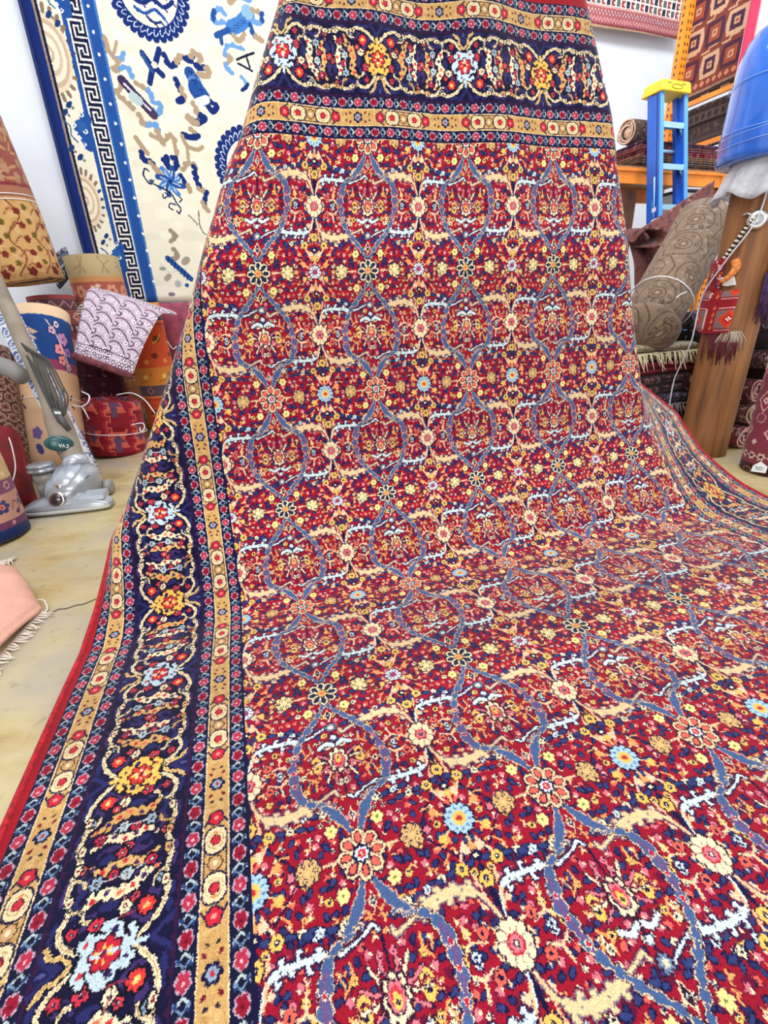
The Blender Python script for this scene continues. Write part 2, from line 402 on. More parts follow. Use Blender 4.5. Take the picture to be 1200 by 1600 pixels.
    # the blue vase: two stems leave A, swell, curl back towards C
    for sy in (1, -1):
        for sgn in (1, -1):
            P = [(0, 14), (8, 42), (30, 72), (58, 104), (78, 138), (87, 178), (86, 212), (74, 240), (52, 254), (26, 262)]
            p = curve2([(sgn*a, sy*b) for a, b in P], 5); n = len(p)
            w = []
            for i in range(n):
                q = i/(n-1); w.append(3.4+9.5*math.exp(-((q-0.62)/0.13)**2)+3.5*math.exp(-((q-0.28)/0.1)**2)-2.2*max(0, (q-0.8)/0.2))
            t.line(p, [v+5.6 for v in w], BROWN, 3.4, 22); t.line(p, [v+3.2 for v in w], (240, 206, 168), 3.4, 22); t.line(p, w, BLUE, 3.4, 22)
            i0, i1 = int(n*0.44), int(n*0.76)
            t.line(p[i0:i1], [max(2, v*0.72) for v in w[i0:i1]], PURP, 1.5, 12)
            for i in range(i0+1, i1-1, 4):
                t.rose(p[i][0], p[i][1], 5, 5, CREAM, 0.3); t.rose(p[i][0], p[i][1], 3.6, 5, (196, 40, 70), 0.3)
            # short leaf pair joining C
            q = curve2([(sgn*4, sy*(HT-26)), (sgn*14, sy*(HT-52)), (sgn*30, sy*(HT-78)), (sgn*46, sy*(HT-92))], 4)
            w2 = [6+9*math.exp(-((i/(len(q)-1)-0.55)/0.2)**2) for i in range(len(q))]
            t.line(q, [v+3.4 for v in w2], (226, 190, 160), 1.5, 12); t.line(q, w2, BLUE, 1.5, 12)
        # diamond bud at the fork and the palmette in the vase
        for (y, r) in ((66, 9), (HT-66, 7)):
            t.poly([(0, sy*(y-r*2)), (r, sy*y), (0, sy*(y+r*2)), (-r, sy*y)], CREAM); t.poly([(0, sy*(y-r*1.4)), (r*.65, sy*y), (0, sy*(y+r*1.4)), (-r*.65, sy*y)], BROWN); t.disc(0, sy*y, 2.2, PALE)
        t.rose(0, sy*98, 13, 8, BROWN, 0.2); t.rose(0, sy*98, 11, 8, (120, 140, 170), 0.3); t.disc(0, sy*98, 5, CREAM)
        yc = sy*176
        t.line([(0, yc-sy*64), (0, yc+sy*66)], 3, NAVY)
        for sgn in (1, -1):
            for j, (dx, dy) in enumerate(((38, -20), (46, -2), (42, 20), (28, 40), (13, 46))):
                t.line([(0, yc+sy*6), (sgn*dx*0.6, yc+sy*dy*0.5), (sgn*dx, yc+sy*dy)], 6.5, BROWN); t.line([(0, yc+sy*6), (sgn*dx*0.6, yc+sy*dy*0.5), (sgn*dx, yc+sy*dy)], 4.0, CREAM if j % 2 else PINK)
            t.line([(sgn*3, yc-sy*34), (sgn*16, yc-sy*42), (sgn*32, yc-sy*34)], 11, BROWN); t.line([(sgn*3, yc-sy*34), (sgn*16, yc-sy*42), (sgn*32, yc-sy*34)], 8, PALE)
        t.rose(0, yc, 22, 8, BROWN, 0.2, 0.78, 1.4); t.rose(0, yc, 19, 8, CREAM, 0.3, 0.78, 1.4); t.rose(0, yc+sy*2, 14, 6, BROWN, 0.2, 0, 1.4); t.rose(0, yc+sy*2, 12, 6, PINK, 0.25, 0, 1.4); t.rose(0, yc+sy*2, 8.5, 5, (206, 58, 78), 0.3, 0, 1.4); t.disc(0, yc-sy*2, 6, GOLD, 9); t.disc(0, yc-sy*4, 2, NAVY)
        t.rose(0, yc-sy*52, 8, 6, NAVY, 0.2); t.rose(0, yc-sy*52, 6.5, 6, PALE, 0.3)
    # flowers along the middle line between the columns
    for cy in (HT/2, -HT/2):
        t.rose(170, cy, 27, 10, BROWN, 0.13, 0, 1.2); t.rose(170, cy, 25, 10, CREAM, 0.17, 0, 1.2)
        for k in range(10):
            q = k*math.pi/5+math.pi/10; t.line([(170+11*math.cos(q), cy+13*math.sin(q)), (170+22*math.cos(q), cy+28*math.sin(q))], 1.4, (150, 128, 132))
        t.rose(170, cy, 13, 6, (190, 46, 66), 0.15); t.rose(170, cy, 10, 6, PINK, 0.2); t.disc(170, cy, 4.5, NAVY); t.disc(170, cy, 2.3, CREAM)
        for sy in (1, -1):
            t.line([(170, cy+34*sy), (170, cy+108*sy)], 2.6, NAVY); t.poly([(165, cy+44*sy), (175, cy+44*sy), (173, cy+66*sy), (167, cy+66*sy)], NAVY)
            t.rose(170, cy+82*sy, 14, 6, BROWN, 0.15); t.rose(170, cy+82*sy, 12, 6, GOLD, 0.2); t.disc(170, cy+82*sy, 4.2, NAVY); t.disc(170, cy+82*sy, 1.8, CREAM)
            for sgn in (1, -1):
                t.line([(170+sgn*8, cy+40*sy), (170+sgn*14, cy+66*sy)], 4.6, (250, 196, 150)); t.rose(170+sgn*30, cy+104*sy, 12, 6, BROWN, 0.15); t.rose(170+sgn*30, cy+104*sy, 10.4, 6, GOLD, 0.2); t.disc(170+sgn*30, cy+104*sy, 3.6, NAVY); t.disc(170+sgn*30, cy+104*sy, 1.6, CREAM)
                t.line([(170+sgn*26, cy+116*sy), (170+sgn*12, cy+140*sy)], 4.6, (252, 206, 166)); t.rose(170+sgn*12, cy+128*sy, 8, 6, (250, 206, 170), 0.3)
            t.rose(170, cy+116*sy, 9, 5, NAVY, 0.25); t.disc(170, cy+116*sy, 3.4, CREAM)
    # row flowers on the column: navy-petalled cream at A, coral at C; their neighbours
    def big(x, y, edge, petal, inner, core, f=1.0):
        t.rose(x, y, 42*f, 8, BROWN, 0.2, 0, 1.0); t.rose(x, y, 39.5*f, 8, edge, 0.26)
        t.petals(x, y, 25*f, 6.6*f, 8, BROWN, 0, 1.6); t.petals(x, y, 25*f, 5.0*f, 8, petal, 0, 1.6)
        t.petals(x, y, 27*f, 1.3, 8, (170, 120, 110), math.pi/8, 2.5)
        t.rose(x, y, 15*f, 8, NAVY, 0.12); t.rose(x, y, 12.0*f, 8, inner, 0.2); t.disc(x, y, 6.5*f, core); t.disc(x, y, 2.6, CREAM); t.disc(x, y, 1.2, NAVY)
    big(0, 0, (250, 238, 196), (34, 52, 84), GOLD, CORAL, 0.86)
    big(0, HT, (250, 214, 170), (236, 112, 96), PALE, (206, 50, 66))
    for (cy, c1, c2) in ((0, (246, 226, 160), CREAM), (HT, TAN, (232, 196, 130))):
        for sgn in (1, -1):
            x = sgn*86
            t.rose(x, cy, 22, 8, BROWN, 0.2); t.rose(x, cy, 20, 8, c1, 0.26); t.petals(x, cy, 12, 3.2, 6, BROWN, 0, 1.4); t.petals(x, cy, 12, 2.1, 6, c2, 0, 1.4); t.disc(x, cy, 4, c2)
            t.rose(sgn*112, cy, 9, 6, NAVY, 0.2); t.rose(sgn*112, cy, 7.4, 6, PINK if cy else ORNG, 0.3)
            t.line([(sgn*42, cy), (sgn*62, cy)], 4, (240, 200, 160))
            for sy in (1, -1):
                t.rose(sgn*40, cy+48*sy, 13, 6, WINE, 0.1); t.rose(sgn*40, cy+48*sy, 11.5, 6, (248, 228, 150), 0.3); t.disc(sgn*40, cy+48*sy, 2.6, (120, 130, 60))
                t.disc(sgn*52, cy+26*sy, 9, NAVY, 5, sgn*sy*0.7); t.disc(sgn*52, cy+26*sy, 6.6, SLATE, 3.2, sgn*sy*0.7)
    for (cy, c1, c2, r) in ((0, (244, 240, 236), (150, 90, 130), 19), (HT, (176, 208, 224), GOLD, 26)):
        t.rose(170, cy, r+2.5, 12, NAVY if cy else BROWN, 0.12); t.rose(170, cy, r, 12, c1, 0.2); t.petals(170, cy, r*0.68, 2.0, 10, (110, 140, 170), 0.3, 1.5)
        t.rose(170, cy, r*0.5, 8, c2, 0.2); t.disc(170, cy, r*0.2, (196, 50, 60))
        for k in range(6):
            q = k*math.pi/3+math.pi/6; t.line([(170+(r+3)*math.cos(q), cy+(r+3)*math.sin(q)), (170+(r+17)*math.cos(q), cy+(r+17)*math.sin(q))], 4, (244, 190, 130)); t.rose(170+(r+20)*math.cos(q), cy+(r+20)*math.sin(q), 7.5, 6, GOLD if k % 2 else ORNG, 0.3)
    return ragged(ragged(t.a, 0.8, 2, 3), 0.9, 5, 8)

def guard_strip(H=560, W=27, n=12):
    t = Weave(W, H, (20, 24, 54)); p = H/n
    for i in range(n):
        y = (i+0.5)*p
        t.line([(1, y-p/2), (13, y-p*0.28), (26, y-p/2)], 3.6, (186, 200, 200)); t.line([(1, y-p*0.36), (13, y-p*0.62), (26, y-p*0.36)], 3, (120, 146, 176))
        t.disc(5, y-p*0.42, 3, (44, 70, 120)); t.disc(22, y-p*0.56, 3, (44, 70, 120))
        t.rose(13, y+p*0.06, 13.2, 6, (20, 24, 54), 0.06); t.rose(13, y+p*0.06, 11.6, 6, (196, 166, 182), 0.16, 0.3, 1.15); t.rose(13, y+p*0.06, 9.4, 5, (156, 24, 54) if i % 2 else (186, 56, 84), 0.3, 0.4, 1.2)
        t.disc(13, y+p*0.02, 2.6, (110, 14, 44) if i % 2 else (250, 190, 190))
    t.rect(0, 0, 2, H, NAVY); t.rect(W-2, 0, W, H, NAVY)
    return ragged(t.a, 0.9, 2, 4)
def gold_strip(H=280, W=47):
    t = Weave(W, H, (208, 168, 108)); rnd = random.Random(3); c = W/2
    for i in range(60): t.disc(rnd.uniform(0, W), rnd.uniform(0, H), 6, (218, 180, 124) if i % 2 else (198, 156, 96), 3)
    for s in (1, -1):                           # cartouche of two cream lobes
        y = 70+s*36
        t.rose(c, y, 21, 4, NAVY, 0.1, 0.78, 1.2); t.rose(c, y, 18.6, 4, (240, 216, 172), 0.12, 0.78, 1.2); t.ring(c, y, 12.2, 13.4, (180, 150, 110)); t.line([(c-17, y), (c-17, 70)], 2.4, NAVY); t.line([(c+17, y), (c+17, 70)], 2.4, NAVY)
        t.rose(c, y, 9, 5, (70, 20, 40), 0.2); t.rose(c, y, 7.5, 5, (206, 52, 70), 0.3); t.disc(c, y+s*12, 3.5, (226, 150, 90))
        t.line([(c-20, 70+s*62), (c-8, 70+s*80), (c, 70+s*82)], 2.6, NAVY); t.line([(c+20, 70+s*62), (c+8, 70+s*80), (c, 70+s*82)], 2.6, NAVY)
        t.rose(c, 70+s*74, 14, 5, NAVY, 0.1, s*1.57); t.rose(c, 70+s*74, 12, 5, (206, 44, 66), 0.25, s*1.57); t.disc(c, 70+s*74, 4, (246, 150, 140))
        for k in (-1, 1): t.disc(c+k*11, 210+s*22, 4.2, (120, 24, 44), 2.6, k*s*0.8); t.disc(c+k*8, 210+s*34, 3.6, (40, 26, 60), 2.2, k*s*0.8)
    t.rose(c, 70, 13, 8, (90, 60, 40), 0.15); t.rose(c, 70, 11, 8, (206, 166, 120), 0.2); t.disc(c, 70, 4, CREAM)
    t.rose(c, 210, 14, 6, NAVY, 0.3); t.rose(c, 210, 9, 6, (150, 170, 190), 0.3); t.disc(c, 210, 3.4, (200, 50, 70))
    t.rect(0, 0, 2, H, NAVY); t.rect(W-2, 0, W, H, NAVY); t.rect(2, 0, 4, H, (246, 220, 170)); t.rect(W-4, 0, W-2, H, (246, 220, 170))
    return ragged(t.a, 1.0, 2, 5)
def navy_strip(H=560, W=184):
    """main border: navy, cream and gold vines with angular split leaves, palmettes turned in and out"""
    NV, VI, IN = (20, 16, 60), (70, 52, 108), (46, 46, 104)
    OUT = (8, 6, 28)
    t = Weave(W, H, NV); rnd = random.Random(5); c = W/2
    def vine(pts, wd=6.5, col=CREAM, core=(190, 158, 112)):
        p = curve2(pts, 6); t.line(p, wd+3, OUT); t.line(p, wd, col, 1.0, 17); t.line(p, 1.8, core)
    def splitleaf(pts, wd, col, spots):         # a ragged leaf with hooked lobes and little flowers on it
        p = curve2(pts, 6); n = len(p); w = [3+wd*math.sin(math.pi*min(1, i/(n-1)*1.1))**0.7 for i in range(n)]
        lobes = []
        for i in range(3, n-2, 4):
            dx, dy = p[i+1][0]-p[i-1][0], p[i+1][1]-p[i-1][1]; L = math.hypot(dx, dy)+1e-6; sgn = 1 if (i//4) % 2 else -1
            nx, ny = -dy/L*sgn, dx/L*sgn; lobes.append([(p[i][0], p[i][1]), (p[i][0]+nx*wd*0.9, p[i][1]+ny*wd*0.9), (p[i][0]+nx*wd*0.95+dx/L*5, p[i][1]+ny*wd*0.95+dy/L*5)])
        t.line(p, [v+4.5 for v in w], OUT, 2.0, 12)
        for l in lobes: t.line(l, 9.5, OUT)
        t.line(p, w, col, 2.2, 12)
        for l in lobes: t.line(l, 5.5, col)
        for k, i in enumerate(range(3, n-1, 4)): t.rose(p[i][0], p[i][1], 4.6, 5, spots[k % len(spots)], 0.3)
    # violet and indigo leaves lie under everything
    for h in (0, 1):
        for k in (1, -1):
            s = 1 if h == 0 else -1
            for (x, y, q, rx, ry, cc) in ((-44, 44, .5, 24, 9, VI), (-52, 76, 1.4, 20, 9, IN), (40, 34, -.6, 20, 9, VI), (56, 66, 1.5, 22, 9, VI), (52, 108, 1.2, 20, 9, IN), (-50, 112, 1.3, 20, 9, VI), (0, 62, .1, 22, 8, IN), (4, 100, -.2, 24, 8, VI), (-18, 134, .3, 20, 8, IN), (24, 136, .2, 18, 8, VI), (-78, 40, 1.5, 22, 5, IN), (80, 44, 1.5, 22, 5, IN), (-76, 98, 1.5, 20, 5, VI), (79, 110, 1.5, 20, 5, VI)):
                t.disc(c+s*x, h*280+k*y, rx, cc, ry, q*s*k); t.disc(c+s*(x+6), h*280+k*(y+5), rx*.5, NV, ry*.6, q*s*k+.5)
    for h in (0, 1):
        y0 = h*280; s = 1 if h == 0 else -1; X = lambda x: c+s*x
        A_, B_ = ((214, 170, 106), CREAM) if h == 0 else (CREAM, (222, 182, 120))
        for k in (1, -1):
            vine([(X(-6), y0+k*4), (X(-34), y0+k*10), (X(-58), y0+k*24), (X(-70), y0+k*44), (X(-64), y0+k*66), (X(-72), y0+k*92), (X(-70), y0+k*118), (X(-64), y0+k*141)])
            vine([(X(34), y0+k*3), (X(50), y0+k*14), (X(66), y0+k*32), (X(74), y0+k*58), (X(70), y0+k*90), (X(74), y0+k*116), (X(66), y0+k*141)])
            vine([(X(-64), y0+k*66), (X(-46), y0+k*64), (X(-40), y0+k*50), (X(-30), y0+k*46)], 4.5)
            vine([(X(70), y0+k*90), (X(56), y0+k*84), (X(52), y0+k*70)], 4.5)
            vine([(X(-70), y0+k*112), (X(-54), y0+k*108), (X(-48), y0+k*96)], 4.5, A_)
            splitleaf([(X(-44), y0+k*66), (X(-20), y0+k*80), (X(8), y0+k*74), (X(32), y0+k*86), (X(56), y0+k*98)], 9.5, A_, [(206, 52, 66), (70, 40, 96), (226, 120, 90)])
            splitleaf([(X(54), y0+k*126), (X(26), y0+k*112), (X(0), y0+k*122), (X(-24), y0+k*112), (X(-46), y0+k*124)], 8, B_, [(206, 56, 70), (90, 50, 100)])
            for (x, y, cc, r_, n_) in ((46, 44, (226, 66, 64), 13, 8), (-20, 38, (206, 58, 80), 11, 5), (-52, 38, (196, 54, 76), 8, 5), (10, 99, (186, 202, 206), 10, 6), (44, 110, (206, 44, 78), 9, 6), (-34, 98, (160, 180, 196), 10, 6), (16, 52, CREAM, 10, 6), (28, 62, (214, 70, 84), 7, 5), (-10, 104, (206, 50, 76), 8, 5), (-60, 126, (212, 96, 90), 7, 5), (64, 76, (150, 170, 190), 7, 5), (-4, 136, (214, 70, 84), 9, 6)):
                t.rose(X(x), y0+k*y, r_+2.4, n_, OUT, 0.1); t.rose(X(x), y0+k*y, r_, n_, cc, 0.34); t.disc(X(x), y0+k*y, r_*0.36, GOLD if cc[0] > 215 and cc[1] < 100 else (30, 20, 60)); t.disc(X(x), y0+k*y, r_*0.16, CREAM)
            t.line([(X(16), y0+k*52), (X(10), y0+k*72), (X(10), y0+k*99)], 1.6, (200, 120, 110)); t.line([(X(46), y0+k*44), (X(30), y0+k*40), (X(-20), y0+k*38)], 1.6, (190, 60, 80)); t.line([(X(-34), y0+k*98), (X(10), y0+k*99), (X(44), y0+k*110)], 1.6, (206, 206, 206))
            for (x, y, cc) in ((-66, 82, CREAM), (-66, 128, A_), (70, 72, CREAM), (68, 122, B_)):
                t.poly([(X(x-8), y0+k*(y-4)), (X(x), y0+k*(y-13)), (X(x+7), y0+k*(y-3)), (X(x+5), y0+k*(y+10)), (X(x-6), y0+k*(y+11))], OUT); t.poly([(X(x-6), y0+k*(y-3)), (X(x), y0+k*(y-10)), (X(x+5), y0+k*(y-2)), (X(x+3), y0+k*(y+8)), (X(x-4), y0+k*(y+8))], cc); t.disc(X(x), y0+k*y, 2.6, (130, 40, 60))
        pc, pi_ = ((240, 190, 96), (206, 60, 46)) if h == 0 else ((196, 214, 222), (200, 40, 62))
        t.poly([(X(52), y0), (X(88), y0-26), (X(88), y0+26)], IN); t.poly([(X(64), y0), (X(88), y0-16), (X(88), y0+16)], NV)
        t.poly([(X(-52), y0), (X(-90), y0-30), (X(-90), y0+30)], IN); t.poly([(X(-66), y0), (X(-90), y0-19), (X(-90), y0+19)], (30, 26, 78)); t.disc(X(-78), y0, 6, (86, 88, 140), 3)
        for d, cc in ((4, OUT), (0, pc)):
            t.rose(X(0), y0, 36+d, 6, cc, 0.28, 0.2, 0.85)
            for k in (1, -1):
                t.line([(X(-4), y0), (X(12), y0+k*28), (X(0), y0+k*36), (X(-8), y0+k*32)], 10+d*1.4, cc, 2, 10); t.line([(X(-22), y0), (X(-34), y0+k*18), (X(-26), y0+k*26)], 8+d*1.4, cc, 2, 10); t.line([(X(20), y0), (X(34), y0+k*14), (X(30), y0+k*22)], 8+d*1.4, cc, 2, 9)
        for k in (1, -1): t.rose(X(8), y0+k*25, 5.5, 5, (40, 30, 84), 0.3); t.disc(X(-28), y0+k*17, 3.2, (196, 60, 70)); t.disc(X(28), y0+k*12, 2.6, (60, 40, 90))
        t.rose(X(0), y0, 23, 7, (60, 14, 44), 0.25); t.rose(X(0), y0, 20.5, 7, pi_, 0.35)
        t.line([(X(-16), y0), (X(14), y0)], 6, pc); t.petals(X(-2), y0, 9, 2.2, 6, CREAM if h == 0 else GOLD, 0.4); t.rose(X(-2), y0, 5, 5, (130, 24, 50), 0.3)
        t.line([(X(34), y0), (X(52), y0)], 6, pc)
        for k in (1, -1): vine([(X(-44), y0+k*2), (X(-58), y0+k*13), (X(-70), y0+k*15), (X(-82), y0+k*30)], 5.5, (232, 196, 130))
    for k in range(28):                         # dark serration along both sides
        t.poly([(0, k*20), (8, k*20+10), (0, k*20+20)], (60, 22, 64)); t.poly([(W, k*20), (W-8, k*20+10), (W, k*20+20)], (60, 22, 64))
    t.rect(0, 0, 3, H, (60, 20, 62)); t.rect(W-3, 0, W, H, (60, 20, 62))
    return ragged(ragged(t.a, 0.9, 2, 6), 0.8, 5, 9)

U_L, U_R, S_TOP, U_MIN, U_MAX, S_MIN, S_MAX = -0.1366, 1.9894, 3.2035, -0.648, 2.484, 0.0, 3.76
def carpet_image():
    tile = field_tile(); g = guard_strip(); go = gold_strip(); nv = navy_strip()
    W, H = int(round((U_MAX-U_MIN)/K)), int(round((S_MAX-S_MIN)/K))
    u = (U_MIN+(np.arange(W)+0.5)*K).astype(np.float64); s = S_MIN+(np.arange(H)+0.5)*K
    out = np.zeros((H, W, 3), np.float32)
    iu = np.floor((u-0.076)/K).astype(int) % 340; isx = np.floor((s-1.0)/K).astype(int) % 705
    out[:] = tile[np.ix_(isx, iu)]
    # border bands, distance b outward from the field edge
    bands = [(0.000, 0.004, None, NAVY), (0.004, 0.038, g, 1), (0.038, 0.0965, go, 1), (0.0965, 0.130, g, -1), (0.130, 0.360, nv, 1), (0.360, 0.394, g, 1), (0.394, 0.4525, go, -1), (0.4525, 0.4865, g, 1), (0.4865, 1.0, None, (166, 22, 40))]
    def strip(b, along, period, off):           # colour of a border knot
        res = np.zeros(b.shape+(3,), np.float32)
        for (b0, b1, im, d) in bands:
            m = (b >= b0) & (b < b1)
            if im is None: res[m] = d; continue
            h, w = im.shape[:2]; nrep = 0.70/(h*K) 
            y = np.floor(((along[m]-off)/period*nrep % 1.0)*h).astype(int) % h
            x = np.clip(((b[m]-b0)/(b1-b0)*w).astype(int), 0, w-1)
            if d < 0: x = w-1-x
            res[m] = im[y, x]
        return res
    S2 = s[:, None]
    bl = U_L-u; br = u-U_R; bt = s-S_TOP
    for cols, dist in ((np.where(bl > 0)[0], bl), (np.where(br > 0)[0], br)):
        B = np.broadcast_to(dist[cols][None, :], (H, len(cols))); A = np.broadcast_to(S2, (H, len(cols)))
        out[:, cols] = strip(B, A, 0.70, 0.90)
    rows = np.where(bt > 0)[0]
    B = np.broadcast_to(bt[rows][:, None], (len(rows), W)); A = np.broadcast_to(u[None, :], (len(rows), W))
    top = strip(B, A, 0.75, 0.559); side = np.maximum(bl, br)[None, :]
    m = B >= side
    sub = out[rows]; sub[m] = top[m]; out[rows] = sub
    # abrash: the dye lots shift a little from one weft band to the next
    rr = np.random.RandomState(4); ab = np.interp(s, np.linspace(S_MIN, S_MAX, 26), rr.uniform(0.94, 1.06, 26))
    out *= ab[:, None, None]
    out *= rr.uniform(0.84, 1.08, (H, W, 1)).astype(np.float32)
    out = 255*(np.clip(out, 0, 255)/255)**1.12
    return cloth_image('carpet_pattern', out)

# ------------------------------------------------------------------ the large carpet: its shape
S_K = np.array([0, .5, 1.0, 1.2, 1.442, 1.8826, 2.3226, 2.764, 3.205, 3.33, 3.56, 3.74, 3.8])
V_K = np.array([0, .5, 1.0, 1.2, 1.44, 1.737, 1.863, 1.965, 2.04, 2.045, 2.09, 2.13, 2.145])
Z_K = np.array([0, 0, 0, 0, 0, .272, .686, 1.128, 1.57, 1.69, 1.915, 2.09, 2.15])
O_K = np.array([.076, .076, .076, .076, .08, .09, .105, .13, .21, .23, .26, .28, .285])
G_K = np.array([1, 1, 1, 1, 1, 1, 1, 1, .95, .925, .90, .89, .887])
def pchip(xk, yk, x):
    h = np.diff(xk); d = np.diff(yk)/h; m = np.zeros(len(xk)); m[0], m[-1] = d[0], d[-1]
    for i in range(1, len(xk)-1):
        if d[i-1]*d[i] > 0:
            w1, w2 = 2*h[i]+h[i-1], h[i]+2*h[i-1]; m[i] = (w1+w2)/(w1/d[i-1]+w2/d[i])
    i = np.clip(np.searchsorted(xk, x)-1, 0, len(h)-1); t = (x-xk[i])/h[i]
    return (1+2*t)*(1-t)**2*yk[i]+t*(1-t)**2*h[i]*m[i]+t*t*(3-2*t)*yk[i+1]+t*t*(t-1)*h[i]*m[i+1]
L_S = np.array([0, 1.45, 1.6, 1.87, 2.16, 2.34, 2.65, 2.78, 2.96, 3.13, 3.23, 3.4, 3.55, 3.8]); L_U = np.array([-.9, -.70, -.635, -.58, -.43, -.34, -.196, -.148, -.092, -.041, .014, .082, .152, .26])
R_S = np.array([0, 1.45, 1.59, 1.77, 1.96, 2.23, 2.47, 2.69, 2.96, 3.18, 3.32, 3.54, 3.73, 3.8]); R_U = np.array([2.7, 2.3, 2.05, 2.012, 1.955, 1.89, 1.85, 1.816, 1.765, 1.727, 1.718, 1.664, 1.60, 1.57])
def carpet_points(u, s, lift=0.0):
    """u, s arrays (same shape): knots across and along; returns world points"""
    v, z, o, g = (pchip(S_K, y, s) for y in (V_K, Z_K, O_K, G_K))
    e = 1e-3
    tv = (pchip(S_K, V_K, s+e)-pchip(S_K, V_K, s-e)); tz = (pchip(S_K, Z_K, s+e)-pchip(S_K, Z_K, s-e)); n = np.hypot(tv, tz); tv, tz = tv/n, tz/n
    up = np.clip((s-1.44)/0.8, 0, 1); up = up*up*(3-2*up)
    # soft waves where the cloth is gathered to the hoist
    wv = np.clip((s-2.3)/1.4, 0, 1)
    bump = 0.012*wv*np.sin(u*7.5+0.8+0.5*s)+0.02*wv*np.exp(-((u-0.40)/0.16)**2)-0.012*wv*np.sin(u*13+s*2)
    RL_, RR_ = 0.10, 0.07
    uL = np.interp(s, L_S, L_U)+RL_; uR = np.interp(s, R_S, R_U)-RR_
    thL = 2.1*np.clip((s-1.5)/0.5, 0, 1)
    thR = 0.42*np.clip((s-1.44)/0.35, 0, 1)+0.28*np.clip((s-1.8)/0.5, 0, 1)+0.25*np.clip((s-2.0)/0.2, 0, 1)+1.2*np.clip((s-2.25)/0.3, 0, 1)
    a = np.maximum(uL-u, 0)/RL_; aa = np.minimum(a, thL)
    latL = RL_*(np.sin(aa)+(a-aa)*np.cos(thL)); bkL = RL_*(1-np.cos(aa)+(a-aa)*np.sin(thL))
    b = np.maximum(u-uR, 0)/RR_; bb = np.minimum(b, thR)
    latR = RR_*(np.sin(bb)+(b-bb)*np.cos(thR)); bkR = RR_*(1-np.cos(bb)+(b-bb)*np.sin(thR))
    uu = np.clip(u, uL, uR)-latL+latR
    back = bkL+bkR
    x = g*(uu-0.076+o)
    dz = -(0.45*bkL+0.22*bkR)*(1-0.7*up)
    vv = v+back+bump*tz
    zz = z+dz-bump*tv
    zz = np.maximum(zz, 0.0)+0.012+lift
    return np.stack([x*math.cos(TH)-vv*math.sin(TH), x*math.sin(TH)+vv*math.cos(TH), zz], -1)
def build_carpet():
    us = np.concatenate([np.linspace(U_MIN, 0, 60)[:-1], np.linspace(0, 1.6, 90)[:-1], np.linspace(1.6, U_MAX, 80)]); ss = np.concatenate([np.linspace(S_MIN, 1.4, 60)[:-1], np.linspace(1.4, S_MAX, 190)])
    U, S = np.meshgrid(us, ss); P = carpet_points(U, S)
    nu, ns = len(us), len(ss)
    idx = np.arange(nu*ns).reshape(ns, nu)
    q = np.stack([idx[:-1, :-1], idx[:-1, 1:], idx[1:, 1:], idx[1:, :-1]], -1).reshape(-1, 4)
    uv = np.stack([(U-U_MIN)/(U_MAX-U_MIN), (S-S_MIN)/(S_MAX-S_MIN)], -1).reshape(-1, 2)
    m = cloth('carpet_wool', carpet_image(), 0.5, 0.26, 'EXTEND', wear=0.08)
    back = plain('carpet_back', (150, 60, 60), 0.95, noise=0.2, nscale=40)
    o = mesh_obj('hoisted_carpet', P.reshape(-1, 3), [tuple(r) for r in q.tolist()], m, None, uv, True, (0, 1.0, 0), mats=[m, back])
    sd = o.modifiers.new('thickness', 'SOLIDIFY'); sd.thickness = 0.009; sd.offset = -1; sd.material_offset = 1; sd.use_rim = True; sd.material_offset_rim = 0
    tag(o, 'huge crimson floral carpet with navy border, hoisted at its far end over the floor', 'carpet')
    # overcast red edges
    red = plain('red_overcast_wool', (172, 26, 40), 0.9, noise=0.25, nscale=90, bump=0.6, bscale=160)
    for ue in (U_MIN, U_MAX):
        sv = np.linspace(S_MIN, 3.0, 90); p = carpet_points(np.full(90, ue), sv, -0.001)
        MB().tube([tuple(r) for r in p], 0.009, 6).build('overcast_edge', red, o)
    return o
carpet = build_carpet()
# ------------------------------------------------------------------ small patterns for the rolled and folded rugs
def T(w, h, c): return Weave(w, h, c)
def pat_floral(name, ground, dark, mids, seed, vine=None, n=60, size=(200, 260)):
    w, h = size; t = T(w, h, ground); r = random.Random(seed)
    for i in range(n): t.disc(r.uniform(0, w), r.uniform(0, h), r.uniform(6, 14), [max(0, c-14) for c in ground], r.uniform(4, 9), r.uniform(0, 3))
    if vine:
        for k in range(4):
            x = w*(k+0.5)/4; t.line(curve2([(x, 0), (x+14, h*.2), (x-12, h*.4), (x+14, h*.6), (x-12, h*.8), (x, h)]), 3.5, vine)
            for j in range(6):
                y = h*(j+0.5)/6; s = 1 if j % 2 else -1
                t.line(curve2([(x, y), (x+s*12, y+10), (x+s*20, y+2)], 4), 3, vine)
    for i in range(n):
        x, y, q = r.uniform(0, w), r.uniform(0, h), r.uniform(0, 6.3); c = mids[i % len(mids)]
        if i % 3 == 0: t.rose(x, y, 10, 6, dark, 0.2, q); t.rose(x, y, 7.5, 6, c, 0.3, q); t.disc(x, y, 2.5, dark)
        elif i % 3 == 1: t.disc(x, y, 9, c, 4.5, q); t.line([(x-8*math.cos(q), y-8*math.sin(q)), (x+8*math.cos(q), y+8*math.sin(q))], 1.5, dark)
        else: t.line([(x, y), (x+9*math.cos(q), y+9*math.sin(q)), (x+9*math.cos(q)-6*math.sin(q), y+9*math.sin(q)+6*math.cos(q))], 3.2, c)
    return cloth_image(name, ragged(t.a, 1.0, 2, seed))
